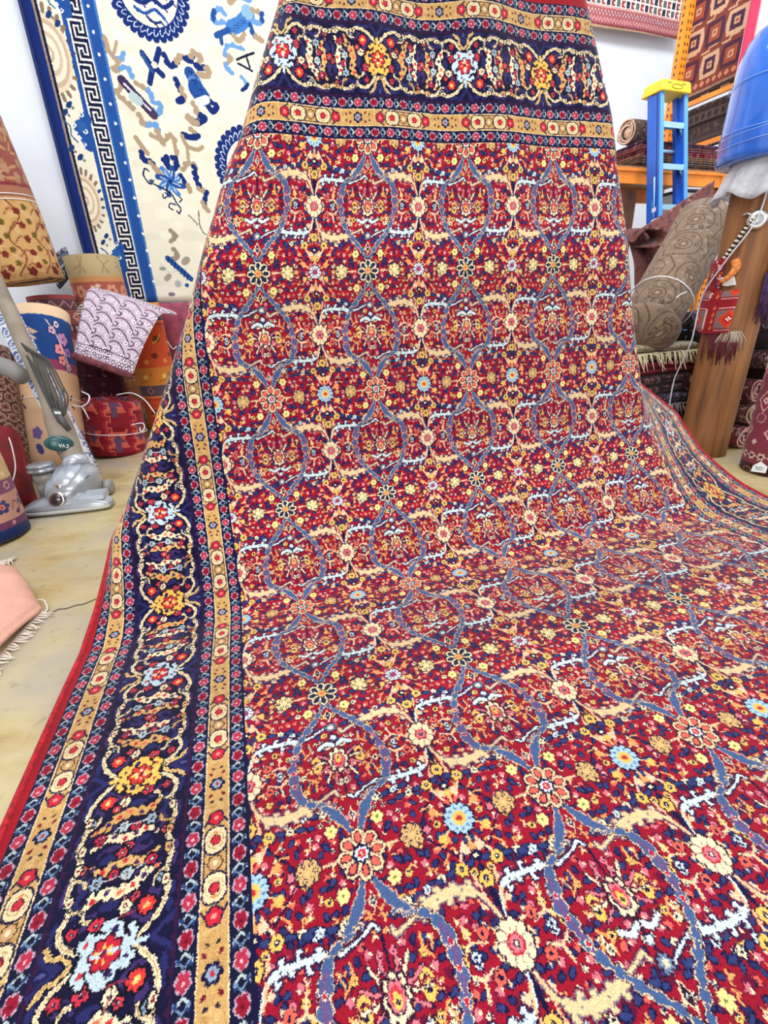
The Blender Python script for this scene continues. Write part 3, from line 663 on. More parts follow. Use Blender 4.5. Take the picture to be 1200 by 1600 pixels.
def pat_bands(name, rows, seed, w=160):
    """rows: (height, ground, motif colour or None, motif) stacked along the length"""
    h = sum(r[0] for r in rows); t = T(w, h, (90, 60, 50)); r = random.Random(seed); y = 0
    for (hh, g, m, kind) in rows:
        t.rect(0, y, w, y+hh, g)
        yc = y+hh/2
        if m:
            n = max(2, int(w/max(10, hh*0.9)))
            for i in range(n):
                x = (i+0.5)*w/n
                if kind == 'rose': t.rose(x, yc, hh*0.36, 6, m, 0.3); t.disc(x, yc, hh*0.12, g)
                elif kind == 'zig': t.line([(x-w/n/2, y+hh*.2), (x, y+hh*.8), (x+w/n/2, y+hh*.2)], max(2, hh*0.16), m)
                elif kind == 'dia': t.poly([(x, y+hh*.1), (x+w/n*.4, yc), (x, y+hh*.9), (x-w/n*.4, yc)], m); t.disc(x, yc, hh*.12, g)
                elif kind == 'dash': t.rect(x-w/n*.25, y+hh*.25, x+w/n*.25, y+hh*.75, m)
                elif kind == 'fern':
                    for j in range(5): q = r.uniform(0, 6.3); t.line([(x, yc), (x+hh*.4*math.cos(q), yc+hh*.4*math.sin(q))], 3, m)
        y += hh
    return cloth_image(name, ragged(t.a, 0.8, 2, seed))
def pat_paisley():
    w, h = 200, 320; t = T(w, h, (196, 180, 194)); D = (66, 42, 68); r = random.Random(2)
    for i in range(160): t.line([(r.uniform(0, w), r.uniform(0, h))]*1+[(r.uniform(0, w), r.uniform(0, h))] if False else [(x := r.uniform(0, w), y := r.uniform(0, h)), (x+r.uniform(-7, 7), y+r.uniform(-7, 7))], 2, (168, 138, 164))
    for j in range(5):
        y0 = 62+j*52
        for k in range(3):
            x0 = k*67
            p = curve2([(x0-6, y0+20), (x0+10, y0+30), (x0+30, y0+26), (x0+48, y0+6), (x0+58, y0-12), (x0+70, y0-10), (x0+70, y0+4), (x0+62, y0+6)], 5)
            t.line(p, 4, D)
            t.rose(x0+22, y0+6, 16.5, 7, (150, 124, 152), 0.2); t.rose(x0+22, y0+6, 14.5, 7, (238, 230, 238), 0.3); t.petals(x0+22, y0+6, 8, 2, 6, (130, 100, 132), 0.2); t.rose(x0+22, y0+6, 5, 5, (226, 206, 220), 0.3); t.disc(x0+22, y0+6, 2, D)
            t.disc(x0+48, y0-12, 9, (240, 230, 240), 6, 0.8); t.disc(x0+48, y0-12, 4, D, 2, 0.8)
        t.line([(0, y0+34), (w, y0+34)], 2, (150, 120, 150))
    for i in range(60):                         # the dense end band
        x, y, q = r.uniform(0, w), r.uniform(0, 46), r.uniform(0, 6.3); t.ring(x, y, 4, 6.5, D if i % 2 else (130, 100, 130)); t.disc(x, y, 3, (250, 246, 250))
    t.rect(0, 46, w, 49, D); t.rect(0, 30, w, 32, (250, 245, 250))
    return cloth_image('lilac_paisley', ragged(t.a, 0.8, 2, 5))
def pat_step_kilim():
    w, h = 320, 240; t = T(w, h, (142, 34, 50)); A_, B_, C_ = (206, 98, 84), (104, 74, 104), (176, 50, 60)
    for k in range(4):
        x = k*80+40; s = 1 if k % 2 else -1
        for j in range(2):
            y = j*120+60
            t.poly([(x-34, y-s*34), (x+34, y-s*34), (x+20, y), (x+34, y+s*30), (x-34, y+s*30), (x-20, y)], A_)
            t.poly([(x-22, y+s*10), (x-9, y+s*10), (x-9, y+s*44), (x+9, y+s*44), (x+9, y+s*10), (x+22, y+s*10), (x, y-s*16)], B_)
            t.rect(x-24, y-s*34-8, x+24, y-s*34+8, (126, 24, 40))
        st = []
        for i in range(12): st += [(k*80+(4 if i % 2 else 16), i*20), (k*80+(4 if i % 2 else 16), i*20+20)]
        t.line(st, 7, C_); t.line([(a+9, b) for a, b in st], 3.5, (226, 120, 100))
    return cloth_image('stepped_kilim', ragged(t.a, 1.0, 2, 7))
def pat_blue_tan():
    w, h = 360, 330; t = T(w, h, (216, 176, 140))                                      # v from foot to top
    t.rect(0, 196, w, 216, (150, 62, 100)); t.rect(0, 216, w, 306, (36, 72, 136)); t.rect(0, 306, w, 330, (232, 200, 164))
    for k in range(3):
        x = k*120+64
        for (dx, dy, c, rr) in ((0, 238, (232, 150, 150), 13), (12, 262, (190, 140, 190), 14), (-14, 276, (206, 170, 200), 9), (22, 236, (150, 110, 170), 11), (4, 216, (226, 140, 130), 11), (-2, 290, (214, 220, 230), 7), (20, 204, (200, 150, 160), 9)):
            t.rose(x+dx, dy, rr+2, 5, (40, 40, 92), 0.1); t.rose(x+dx, dy, rr, 5, c, 0.3); t.disc(x+dx, dy, 2.5, (120, 50, 90))
        t.line(curve2([(x-26, 296), (x-6, 270), (x+8, 240), (x+20, 208)], 5), 2.5, (226, 200, 190))
        t.poly([(x-70, 280), (x-44, 268), (x-60, 264)], (226, 190, 150)); t.poly([(x-66, 266), (x-48, 254), (x-62, 252)], (226, 200, 170))
        for (dx, dy) in ((-8, 140), (2, 146), (10, 140), (-4, 130), (8, 128), (0, 120), (14, 150), (-14, 148)): t.disc(x+dx-20, dy, 6, (40, 92, 130), 4, dx*0.3)
        t.line([(x-34, 104), (x-6, 140)], 3, (236, 240, 240))
        for (a, b, q) in ((16, 140, 1.2), (18, 122, -1.0), (0, 108, 0.4), (-6, 98, -0.6)): t.disc(x+a, b, 7, (60, 50, 70), 2.4, q)
        t.rose(x+44, 66, 13, 5, (112, 90, 146), 0.3); t.disc(x+46, 34, 7, (70, 74, 130), 12, 0.5); t.rose(x-30, 30, 12, 6, (90, 96, 150), 0.3)
    return cloth_image('blue_and_tan', ragged(t.a, 0.8, 2, 9))
def pat_white_blue():
    w, h = 120, 300; t = T(w, h, (236, 238, 246)); r = random.Random(8)
    for i in range(9):
        y = i*33+16
        for x in (30, 90):
            xx = x+r.uniform(-6, 6); t.disc(xx, y, 17, (112, 124, 176), 12, r.uniform(0, 3)); t.disc(xx, y, 13, (226, 230, 244), 8.5, 0.3); t.disc(xx, y, 6, (70, 84, 150), 4, 0.5); t.disc(xx, y, 2, (240, 240, 250))
        for k in range(5): x, yy = r.uniform(0, w), y+r.uniform(10, 22); t.line([(x, yy), (x+r.uniform(-8, 8), yy+r.uniform(-6, 6))], 2.4, (120, 130, 180))
    for y in (60, 64, 206, 210): t.rect(0, y, w, y+2, (70, 86, 150))
    return cloth_image('white_and_blue', ragged(t.a, 0.8, 2, 10))
def pat_circles():
    w, h = 160, 160; t = T(w, h, (92, 58, 52)); r = random.Random(6)
    for j in range(5):
        for i in range(5):
            x, y = i*32+(j % 2)*16, j*32; t.ring(x, y, 11, 13.5, (208, 176, 150)); t.ring(x, y, 6, 8, (176, 140, 120)); t.disc(x, y, 3.4, (120, 40, 40)); 
            for k in range(4): q = r.uniform(0, 6.3); t.line([(x+15*math.cos(q), y+15*math.sin(q)), (x+19*math.cos(q+.3), y+19*math.sin(q+.3))], 2, (190, 160, 140))
    return cloth_image('brown_circles', ragged(t.a, 0.8, 2, 12))
def pat_goldvine():
    w, h = 300, 330; t = T(w, h, (222, 176, 116)); r = random.Random(9)           # v from foot to top
    for i in range(120): t.disc(r.uniform(0, w), r.uniform(0, 170), r.uniform(5, 12), (212, 162, 100) if i % 2 else (228, 186, 130), 6, r.uniform(0, 3))
    for k in range(5):
        x = k*60+20; t.line(curve2([(x, 10), (x+30, 50), (x+10, 90), (x+50, 130), (x+30, 165)], 6), 3.4, (146, 84, 56))
        for j in range(5): y = 22+j*28; t.line(curve2([(x+20, y), (x+34, y+12), (x+46, y+6)], 4), 2.6, (146, 84, 56)); t.rose(x+48, y+6, 8, 5, (132, 50, 44), 0.3); t.rose(x+8, y+14, 7, 5, (120, 96, 40), 0.3)
        t.rose(x+30, 16, 11, 5, (128, 48, 42), 0.35)
    t.rect(0, 168, w, 190, (176, 118, 92)); t.rect(0, 190, w, 196, (140, 56, 66))
    t.rect(0, 196, w, 330, (158, 90, 80))
    for i in range(150): x, y = r.uniform(0, w), r.uniform(200, 328); t.rose(x, y, 9, 5, ((182, 130, 100), (138, 68, 66), (190, 148, 116))[i % 3], 0.35); 
    for i in range(60): x, y = r.uniform(0, w), r.uniform(200, 330); t.disc(x, y, 12, (206, 152, 108), 3, r.uniform(0, 3))
    return cloth_image('gold_vine', ragged(t.a, 1.2, 2, 13)*0.9)
def pat_orange():
    w, h = 240, 260; t = T(w, h, (206, 84, 50)); r = random.Random(3)
    t.rect(0, 196, w, 260, (204, 128, 56)); t.rect(0, 158, w, 196, (88, 74, 84)); t.rect(0, 152, w, 158, (226, 120, 70))
    for i in range(24): t.rect(i*10, 142, i*10+5, 148, (120, 40, 40))
    for k in range(4):
        x = k*60+30; t.rose(x, 96, 13, 6, (84, 60, 40), 0.4); t.line([(x-14, 82), (x, 90), (x+16, 110)], 4, (220, 160, 60)); t.rose(x-18, 40, 11, 5, (110, 50, 40), 0.4); t.rose(x+14, 20, 9, 5, (226, 150, 70), 0.3)
        t.rose(x, 226, 10, 6, (230, 190, 90), 0.3); t.line([(x-24, 206), (x, 216), (x+20, 240)], 2.5, (120, 70, 40)); t.rose(x+4, 177, 12, 4, (150, 110, 100), 0.2); t.rose(x+4, 177, 7, 4, (70, 60, 80), 0.2)
    return cloth_image('orange_rust', ragged(t.a, 1.0, 2, 14))
def pat_taupe():
    w, h = 260, 300; t = T(w, h, (132, 113, 95)); r = random.Random(5); D = (88, 72, 62)
    for i in range(160): t.disc(r.uniform(0, w), r.uniform(0, h), r.uniform(5, 11), (148, 130, 110) if i % 2 else (114, 96, 82), 5, r.uniform(0, 3))
    for j in range(3):
        for i in range(2):
            x, y = i*130+65*(j % 2)+30, j*100+50
            t.line(curve2([(x-44, y-40), (x-50, y), (x-30, y+40), (x+10, y+46), (x+40, y+20), (x+36, y-24), (x, y-42), (x-44, y-40)], 5), 3, D)
            t.ring(x-4, y, 20, 22.6, D); t.rose(x-4, y, 15, 6, (112, 92, 76), 0.3); t.disc(x-4, y, 5, (170, 150, 126))
            t.line([(x+44, y+50), (x+70, y+10), (x+60, y-40)], 3.5, D)
            for k in range(6): q = r.uniform(0, 6.3); t.ring(x+30*math.cos(q), y+34*math.sin(q), 3.5, 6, D)
    return cloth_image('taupe_scroll', ragged(t.a, 1.0, 2, 15))
def pat_front():
    w, h = 330, 240; t = T(w, h, (210, 176, 128)); r = random.Random(12)           # v: foot to top
    for i in range(90): x, y = r.uniform(0, w), r.uniform(110, 240); t.rose(x, y, 6, 5, (232, 206, 160) if i % 2 else (192, 156, 110), 0.3)
    t.rect(0, 20, w, 112, (196, 146, 130)); t.rect(0, 86, w, 112, (128, 78, 108)); t.rect(0, 20, w, 34, (112, 62, 96)); t.rect(0, 0, w, 20, (34, 54, 118))
    for k in range(6):
        x = k*55+20; t.petals(x, 62, 9, 4.5, 6, (56, 64, 116), 0, 1.2); t.disc(x, 62, 5.5, (222, 130, 110)); t.disc(x, 62, 2.4, (150, 50, 60))
        t.line(curve2([(x+18, 50), (x+26, 66), (x+38, 58), (x+34, 46)], 4), 2.4, (120, 76, 60)); t.rose(x+30, 44, 6, 4, (80, 40, 70), 0.4); t.rose(x+26, 99, 9, 6, (206, 150, 150), 0.3); t.rose(x+26, 99, 4, 6, (90, 50, 90), 0.3); t.disc(x+10, 27, 4, (190, 150, 170))
    return cloth_image('tan_with_blue_end', ragged(t.a, 0.9, 2, 16))
def pat_check_kilim():
    w, h = 240, 110; t = T(w, h, (160, 92, 96))                                    # v: foot to top
    t.rect(0, 0, w, 5, (206, 178, 140)); 
    for i in range(24):
        x = i*10; t.line([(x, 14), (x+5, 24), (x+10, 14)], 2.2, (206, 150, 150)); t.line([(x, 30), (x+5, 40), (x+10, 30)], 2.2, (214, 170, 168)); t.line([(x, 40), (x+5, 30), (x+10, 40)], 1.6, (110, 72, 96))
    t.rect(0, 46, w, 49, (210, 160, 150)); t.rect(0, 7, w, 10, (120, 60, 70))
    for j in range(3):
        for i in range(16):
            x, y = i*15, 50+j*20; t.rect(x, y, x+15, y+20, (244, 236, 226)); t.rect(x+2, y+2, x+13, y+18, ((158, 52, 56), (44, 48, 66), (128, 56, 60), (90, 100, 98))[(i+j*2) % 4])
            if i % 2 == 0: t.rect(x+8, y+6, x+13, y+13, (206, 190, 180))
    return cloth_image('check_kilim', ragged(t.a, 0.6, 2, 17))
def pat_dark_kilim():
    w, h = 220, 330; t = T(w, h, (122, 62, 52)); D, P, B_ = (74, 44, 62), (196, 160, 128), (150, 76, 58)
    t.rect(0, 0, w, 24, (70, 52, 50)); t.rect(0, 24, w, 30, (150, 120, 100))
    for j in range(4):
        for i in range(3):
            x, y = 40+i*66, 84+j*72; t.poly([(x-26, y-28), (x+26, y-28), (x+32, y), (x+26, y+28), (x-26, y+28), (x-32, y)], P if (i+j) % 2 else D)
            t.poly([(x-18, y-18), (x+18, y-18), (x+18, y+18), (x-18, y+18)], D if (i+j) % 2 else B_); t.rect(x-8, y-8, x+8, y+8, P); t.rect(x-4, y-4, x+4, y+4, B_)
            t.line([(x-32, y+34), (x-10, y+34), (x-10, y+42), (x+14, y+42)], 5, P)
    for i in range(12): t.rose(10+i*20, 44, 7, 4, (196, 130, 100), 0.3); 
    for j in range(16): t.rose(10, 60+j*17, 7, 5, (160, 100, 80), 0.3); t.rose(w-8, 60+j*17, 7, 5, (90, 50, 60), 0.3)
    return cloth_image('dark_kilim', ragged(t.a, 1.0, 2, 18))
def pat_bag():
    w, h = 140, 130; t = T(w, h, (142, 30, 40))
    t.rect(0, 20, 92, 96, (122, 100, 100)); t.poly([(8, 58), (44, 98), (80, 58), (44, 18)], (202, 62, 34)); t.poly([(24, 58), (44, 82), (64, 58), (44, 34)], (170, 40, 34))
    t.petals(44, 58, 6, 3, 4, (246, 240, 236), 0, 1.3)
    for i in range(12):
        t.poly([(92, 18+i*7), (104, 21.5+i*7), (92, 25+i*7)], (240, 226, 220)); t.disc(6+i*8, 104, 3.6, (240, 226, 220), 2, 0.6); t.disc(6+i*8, 12, 3.6, (206, 190, 190), 2, 0.6)
    for i in range(4): t.line([(124, 20+i*28), (132, 24+i*28)], 4, (224, 130, 60)); t.line([(128, 14+i*28), (128, 32+i*28)], 3, (224, 130, 60))
    return cloth_image('red_saddlebag', ragged(t.a, 0.8, 2, 19))
def pat_right_roll():
    w, h = 200, 260; t = T(w, h, (124, 54, 70)); r = random.Random(4)
    t.rect(0, 0, w, 22, (70, 34, 40))
    for i in range(10): t.rose(i*20+8, 40, 9, 6, (206, 176, 160), 0.35); t.rose(i*20+8, 40, 4, 6, (70, 30, 50), 0.3)
    for j in range(3):
        for i in range(3):
            x, y = i*66+33*(j % 2)+20, 95+j*68; t.poly([(x, y-26), (x+20, y), (x, y+26), (x-20, y)], (206, 170, 160)); t.poly([(x, y-21), (x+16, y), (x, y+21), (x-16, y)], (134, 50, 66)); t.rose(x, y, 8, 4, (222, 190, 180), 0.4); t.disc(x, y, 2.6, (120, 30, 50))
            t.ring(x+33, y+30, 9, 11, (196, 150, 150)); t.rose(x+33, y-24, 6, 6, (214, 180, 176), 0.4)
    return cloth_image('maroon_medallion', ragged(t.a, 0.8, 2, 20))

# ------------------------------------------------------------------ makers for rolls, slabs, fringe, string
def cloth_m(name, im, tile_w, tile_h, **kw):
    return cloth(name, im, scale=(1/tile_w, 1/tile_h), **kw)
def roll(name, label, foot, head, r, mat, turns=2.6, thick=0.016, group=None, sag=0.02, seed=0, v0=0.0, mat_end=None, start=0.0):
    """a carpet wound round itself: a spiral sheet between two end points; v runs from foot to head in metres"""
    foot, head = Vector(foot), Vector(head); ax = head-foot; L = ax.length; ax.normalize()
    a = ax.orthogonal().normalized()
    fw = (EYE-foot); fw -= ax*fw.dot(ax); a = fw.normalized(); b = ax.cross(a)
    na = int(turns*26); nl = 9; rr = random.Random(seed); ph = rr.uniform(0, 6)
    vs, uvs, fs = [], [], []
    pitch = thick*1.25
    u = 0.0; prevr = None
    for i in range(na+1):
        q = 2*math.pi*turns*i/na; rad = r-pitch*q/(2*math.pi)*1.0
        if i: u += rad*2*math.pi*turns/na
        for j in range(nl+1):
            t = j/nl; w = 1+sag*math.sin(3*t+ph+q)+sag*0.6*math.sin(7*t+2*q)
            off = ax*(0.006*math.sin(q*1.7+ph)*(1 if j in (0, nl) else 0))
            vs.append(foot+ax*(L*t)+(a*math.cos(q+2.4+start)+b*math.sin(q+2.4+start))*rad*w+off); uvs.append((u, v0+L*t))
    for i in range(na):
        for j in range(nl): fs.append((i*(nl+1)+j, i*(nl+1)+j+1, (i+1)*(nl+1)+j+1, (i+1)*(nl+1)+j))
    root = empty(name, foot)
    tag(root, label, 'rug', group)
    o = mesh_obj('wound_pile', vs, fs, mat, root, uvs, True, None, mats=[mat, mat_end or mat])
    sd = o.modifiers.new('thickness', 'SOLIDIFY'); sd.thickness = thick; sd.offset = 0; sd.use_rim = True; sd.material_offset_rim = 1
    # the core, so that nothing shows through the middle of the roll
    rin = max(0.02, r-pitch*turns-0.004)
    MB().lathe(foot, ax, [(rin*.9, 0.012), (rin, 0.02), (rin, L-0.02), (rin*.9, L-0.012)], 16).build('core', mat_end or mat, root)
    root['axis_r'] = r
    return root
def tie(root, c, axis, r, mat, thick=0.003, tail=True, name='tie_string'):
    c, ax = Vector(c), Vector(axis).normalized(); a = ax.orthogonal().normalized(); b = ax.cross(a)
    pts = [c+(a*math.cos(q)+b*math.sin(q))*r for q in np.linspace(0, 2*math.pi, 25)]
    m = MB().tube(pts, thick, 5)
    return m.build(name, mat, root)
def pillow(verts4, thick, nu=16, nv=12, bulge=0.0, wave=0.0, seed=0, uvscale=None, edge=None, bend=None):
    """soft slab over four corners (tl, tr, br, bl); returns (MB)"""
    tl, tr, br, bl = map(Vector, verts4); rr = random.Random(seed); ph = [rr.uniform(0, 6) for _ in range(4)]
    W_, H_ = (tr-tl).length, (bl-tl).length
    nrm = (tr-tl).cross(bl-tl).normalized()
    if nrm.dot(EYE-(tl+br)/2) < 0: nrm = -nrm
    e = edge or thick
    m = MB(); top, bot, uvs = [], [], []
    for j in range(nv+1):
        # finer rows at the borders
        t = 0.5-0.5*math.cos(math.pi*j/nv)
        for i in range(nu+1):
            s = 0.5-0.5*math.cos(math.pi*i/nu)
            p = (tl*(1-s)+tr*s)*(1-t)+(bl*(1-s)+br*s)*t
            d = min(s*W_, (1-s)*W_, t*H_, (1-t)*H_); f = math.sqrt(max(0.0, 1-(1-min(1, d/e))**2))
            wv = wave*(math.sin(6*s+ph[0]+3*t)+math.sin(9*t+ph[1]-2*s))
            c = p+nrm*(bulge*4*(s*(1-s)+0.0)*1.0*(1) + wv)
            if bend: c = c+bend(s, t)
            top.append(c+nrm*(thick/2*f)); bot.append(c-nrm*(thick/2*f)); uvs.append((s*W_, (1-t)*H_))
    n = len(top); fs = []
    k = nu+1
    for j in range(nv):
        for i in range(nu):
            a_, b_, c_, d_ = j*k+i, j*k+i+1, (j+1)*k+i+1, (j+1)*k+i
            fs.append((a_, d_, c_, b_)); fs.append((n+a_, n+b_, n+c_, n+d_))
    for i in range(nu): fs.append((i, i+1, n+i+1, n+i)); q = nv*k+i; fs.append((q+1, q, n+q, n+q+1))
    for j in range(nv): a_ = j*k; fs.append((a_+k, a_, n+a_, n+a_+k)); b_ = j*k+nu; fs.append((b_, b_+k, n+b_+k, n+b_))
    return m.add(top+bot, fs, uvs+uvs)
def fringe(name, a, b, out, length, n, mat, parent, seed=0, r=0.0028, droop=0.4, parts=5):
    """knotted tassels along the edge a-b, pointing along out"""
    a, b, out = Vector(a), Vector(b), Vector(out).normalized(); rr = random.Random(seed); m = MB()
    for i in range(n):
        p = a.lerp(b, (i+0.5)/n); L = length*rr.uniform(0.6, 1.25); side = (b-a).normalized()*rr.uniform(-0.5, 0.5)*L
        q = [p-out*0.01, p+out*L*0.5+side*0.3+Vector((0, 0, rr.uniform(-.1, .15)))*L, p+out*L+side-UP*droop*L]
        m.tube(q, [r*1.5, r, r*0.5], 4, True)
    o = m.build(name, mat, parent); o['kind'] = 'stuff'; return o
STRING = plain('white_cotton_string', (236, 234, 236), 0.8)
FRINGE = plain('cream_warp_fringe', (228, 218, 204), 0.9)
WARP = plain('pale_warp_edge', (206, 176, 152), 0.95, noise=0.2, nscale=60)
END_SHADE = plain('roll_inside_shade', (74, 54, 46), 0.95, noise=0.3, nscale=40)  # shade of the roll-end recess put into the colour
# ------------------------------------------------------------------ left: rugs standing and lying against the back wall
def stand(x, y, d):                             # foot and head of a roll standing upright, head seen at (x, y)
    h = at(x, y, d); return Vector((h.x, h.y, 0.004)), h
def seat(p):                                    # keep a foot on the floor
    return Vector((p.x, p.y, 0.004))
m_gold = cloth_m('gold_vine_wool', pat_goldvine(), 0.85, 1.0)
p_foot = at(47, 442, 3.5); p_head = p_foot+UP*1.05-LAT*0.10-DEEP*0.02
ra = roll('rolled_rug', 'big rolled gold and rust rug resting on the heap against the left wall', p_foot, p_head, 0.25, m_gold, seed=1, v0=0.0, mat_end=END_SHADE)
ax = (p_head-p_foot); 
tie(ra, p_foot+ax*0.47, ax, 0.249, STRING)
tie(ra, p_foot+ax*0.50, ax, 0.249, STRING)
p_foot, p_head = seat(onfloor(93, 735)), at(61, 492, 3.5)
m_bt = cloth_m('blue_tan_wool', pat_blue_tan(), 0.95, (p_head-p_foot).length+0.004)
rb = roll('rolled_rug', 'standing tan rug roll with a blue flowered top band, behind the vacuum cleaner', p_foot, p_head, 0.205, m_bt, seed=2, mat_end=plain('tan_warp', (226, 190, 156), 0.9), start=0.35)
ax = p_head-p_foot; tie(rb, p_foot+ax*0.42, ax, 0.209, STRING)
cord = MB(); cord.tube(spline([at(112, 633, 3.08), at(128, 635, 3.04), at(138, 628, 3.02), at(139, 618, 3.04), at(128, 612, 3.1)], 6), 0.0045, 5); cord.tube(spline([at(128, 635, 3.04), at(134, 645, 3.03), at(139, 655, 3.06)], 4), 0.004, 5)
cord.build('loose_string_end', STRING, rb)
m_rust = cloth_m('rust_lattice_wool', pat_bands('rust_lattice', [(120, (156, 70, 70), (206, 150, 140), 'rose'), (22, (104, 60, 70), (206, 180, 170), 'dash'), (40, (150, 84, 84), (206, 160, 140), 'dia'), (30, (96, 64, 70), (160, 120, 120), 'zig')], 5), 0.45, 0.6)
roll('rolled_rug', 'rust red rug roll with a pale lattice border, half hidden behind the blue banded roll', *stand(80, 463, 3.95), 0.185, m_rust, seed=3, mat_end=WARP)
m_bands = cloth_m('olive_banded_wool', pat_bands('olive_bands', [(60, (172, 120, 84), (206, 160, 120), 'fern'), (14, (190, 130, 84), None, None), (12, (206, 168, 120), (150, 96, 70), 'dash'), (44, (168, 90, 78), (206, 150, 120), 'rose'), (12, (196, 140, 90), None, None), (50, (176, 156, 116), (146, 128, 92), 'fern')], 6), 0.5, 0.66)
roll('rolled_rug', 'tan and olive banded rug roll standing behind the lilac paisley rug', *stand(143, 402, 4.1), 0.225, m_bands, seed=4, mat_end=WARP, v0=1.32-stand(143, 402, 4.1)[1].z)
m_slate = cloth_m('slate_grey_wool', pat_bands('slate_bands', [(26, (52, 58, 76), (160, 166, 176), 'dia'), (10, (150, 156, 166), None, None), (20, (44, 48, 62), (120, 126, 140), 'zig'), (12, (96, 100, 116), None, None)], 7), 0.3, 0.22)
s = empty('folded_rug', at(92, 440, 4.15)); tag(s, 'small folded slate grey rug poking up behind the gold and rust roll', 'rug')
pillow([at(70, 412, 4.15), at(103, 386, 4.18), at(118, 420, 4.12), at(92, 452, 4.1)], 0.08, 10, 8).build('folded_pile', m_slate, s)
m_or = cloth_m('orange_rust_wool', pat_orange(), 0.6, 0.62)
roll('rolled_rug', 'orange and rust rug roll with a dark band, beside the hoisted carpet', *stand(218, 474, 3.95), 0.165, m_or, seed=5, v0=0.0, mat_end=WARP)
m_mauve = plain('mauve_rug_back', (150, 70, 92), 0.95, noise=0.16, nscale=14, bump=0.4, bscale=220)
mv = roll('rolled_rug', 'plain mauve rug roll seen from its back, tied with white string', *stand(268, 474, 4.45), 0.165, m_mauve, seed=6)
MB().tube(spline([at(243, 492, 4.27), at(250, 512, 4.25), at(262, 534, 4.22), at(270, 545, 4.22), at(276, 541, 4.24)], 6), 0.004, 5).build('loose_string_end', STRING, mv)
# lilac paisley rug, folded over the rolls
m_pa = cloth_m('lilac_paisley_wool', pat_paisley(), 0.56, 0.66, sheen=0.2)
TL, TR, BR, BL = at(150, 424, 3.78), at(270, 462, 3.82), at(206, 588, 3.42), at(116, 556, 3.36)
lp = empty('folded_rug', (TL+TR+BR+BL)/4); tag(lp, 'pale lilac paisley rug flopped over the rolls, its front edge bound in maroon', 'rug')
nrm = (TR-TL).cross(BL-TL).normalized(); nrm = nrm if nrm.dot(EYE-TL) > 0 else -nrm
def drape(s, t): return nrm*(0.10*math.sin(math.pi*min(1, t*0.9+0.05))*(0.5+0.5*math.sin(math.pi*s)))+nrm*(-0.16*max(0, 0.3-t)/0.3)-UP*(0.03*max(0, 0.25-t)/0.25)
pillow([TL, TR, BR, BL], 0.05, 22, 18, 0, 0.004, 3, bend=drape).build('folded_pile', m_pa, lp)
m_bind = plain('maroon_binding', (104, 50, 58), 0.85, noise=0.3, nscale=30)
eb = [BL.lerp(BR, k/10)+drape(k/10, 1.0)-nrm*0.0+(BL-TL).normalized()*0.008 for k in range(11)]
MB().tube(eb, [0.026]*11, 8).build('bound_edge', m_bind, lp)
fringe('fringe', TL.lerp(BL, 0.02)+drape(0, 0.1), TL.lerp(BL, 0.6)+drape(0, 0.6), TL-TR, 0.06, 16, FRINGE, lp, 4, 0.004)
m_gap = cloth_m('dark_wine_wool', pat_floral('dark_wine', (62, 22, 36), (30, 14, 24), [(120, 60, 70), (90, 40, 60), (140, 100, 110)], 8), 0.5, 0.6)  # dark roll added so its colour deepens the shaded gap
roll('rolled_rug', 'added dark rug roll deepening the shade in the gap under the lilac paisley rug', *stand(150, 560, 4.12), 0.17, m_gap, seed=7, mat_end=WARP)
# red stepped kilim bundle
m_st = cloth_m('stepped_kilim_wool', pat_step_kilim(), 0.74, 0.56)
f0 = seat(onfloor(187, 706)); h0 = at(175, 625, 3.74)
rk = roll('rolled_kilim', 'short red kilim bundle with stepped motifs, standing on the floor by the vacuum', f0, h0, 0.222, m_st, seed=8, turns=3.0, thick=0.02, mat_end=plain('red_kilim_edge', (150, 36, 46), 0.95, noise=0.3, nscale=50))
ax = h0-f0; tie(rk, f0+ax*0.42, ax, 0.229, STRING, 0.0035)
MB().tube(spline([at(205, 664, 3.42), at(222, 661, 3.40), at(226, 668, 3.40), at(221, 675, 3.40), at(218, 668, 3.41)], 6), 0.004, 5).build('knot_loop', STRING, rk)
MB().tube(spline([at(182, 617, 3.5), at(205, 614, 3.48), at(225, 624, 3.46), at(238, 640, 3.42), at(242, 646, 3.42)], 6), 0.004, 5).build('loose_string_end', STRING, rk)
# white and blue thin roll
m_wb = cloth_m('white_blue_wool', pat_white_blue(), 0.30, 0.75, sheen=0.05, wear=0.05)
f0, h0 = onfloor(145, 754)+UP*0.03, at(-12, 446, 3.0)
wr = roll('rolled_rug', 'slim white rug roll with blue figures leaning behind the vacuum handle', f0, h0, 0.078, m_wb, seed=9, turns=2.2, thick=0.012, sag=0.01, mat_end=FRINGE)
fringe('fringe', f0+LAT*-0.05-DEEP*0.06, f0+LAT*0.07-DEEP*0.05, (f0-h0)+LAT*0.2, 0.05, 16, FRINGE, wr, 6, 0.004, 0.1)
# brown circles roll
m_ci = cloth_m('brown_circle_wool', pat_circles(), 0.36, 0.36)
roll('rolled_rug', 'brown rug roll patterned with pale rings, left of the vacuum', seat(onfloor(16, 756)), at(-26, 545, 3.2), 0.16, m_ci, seed=10, mat_end=WARP)
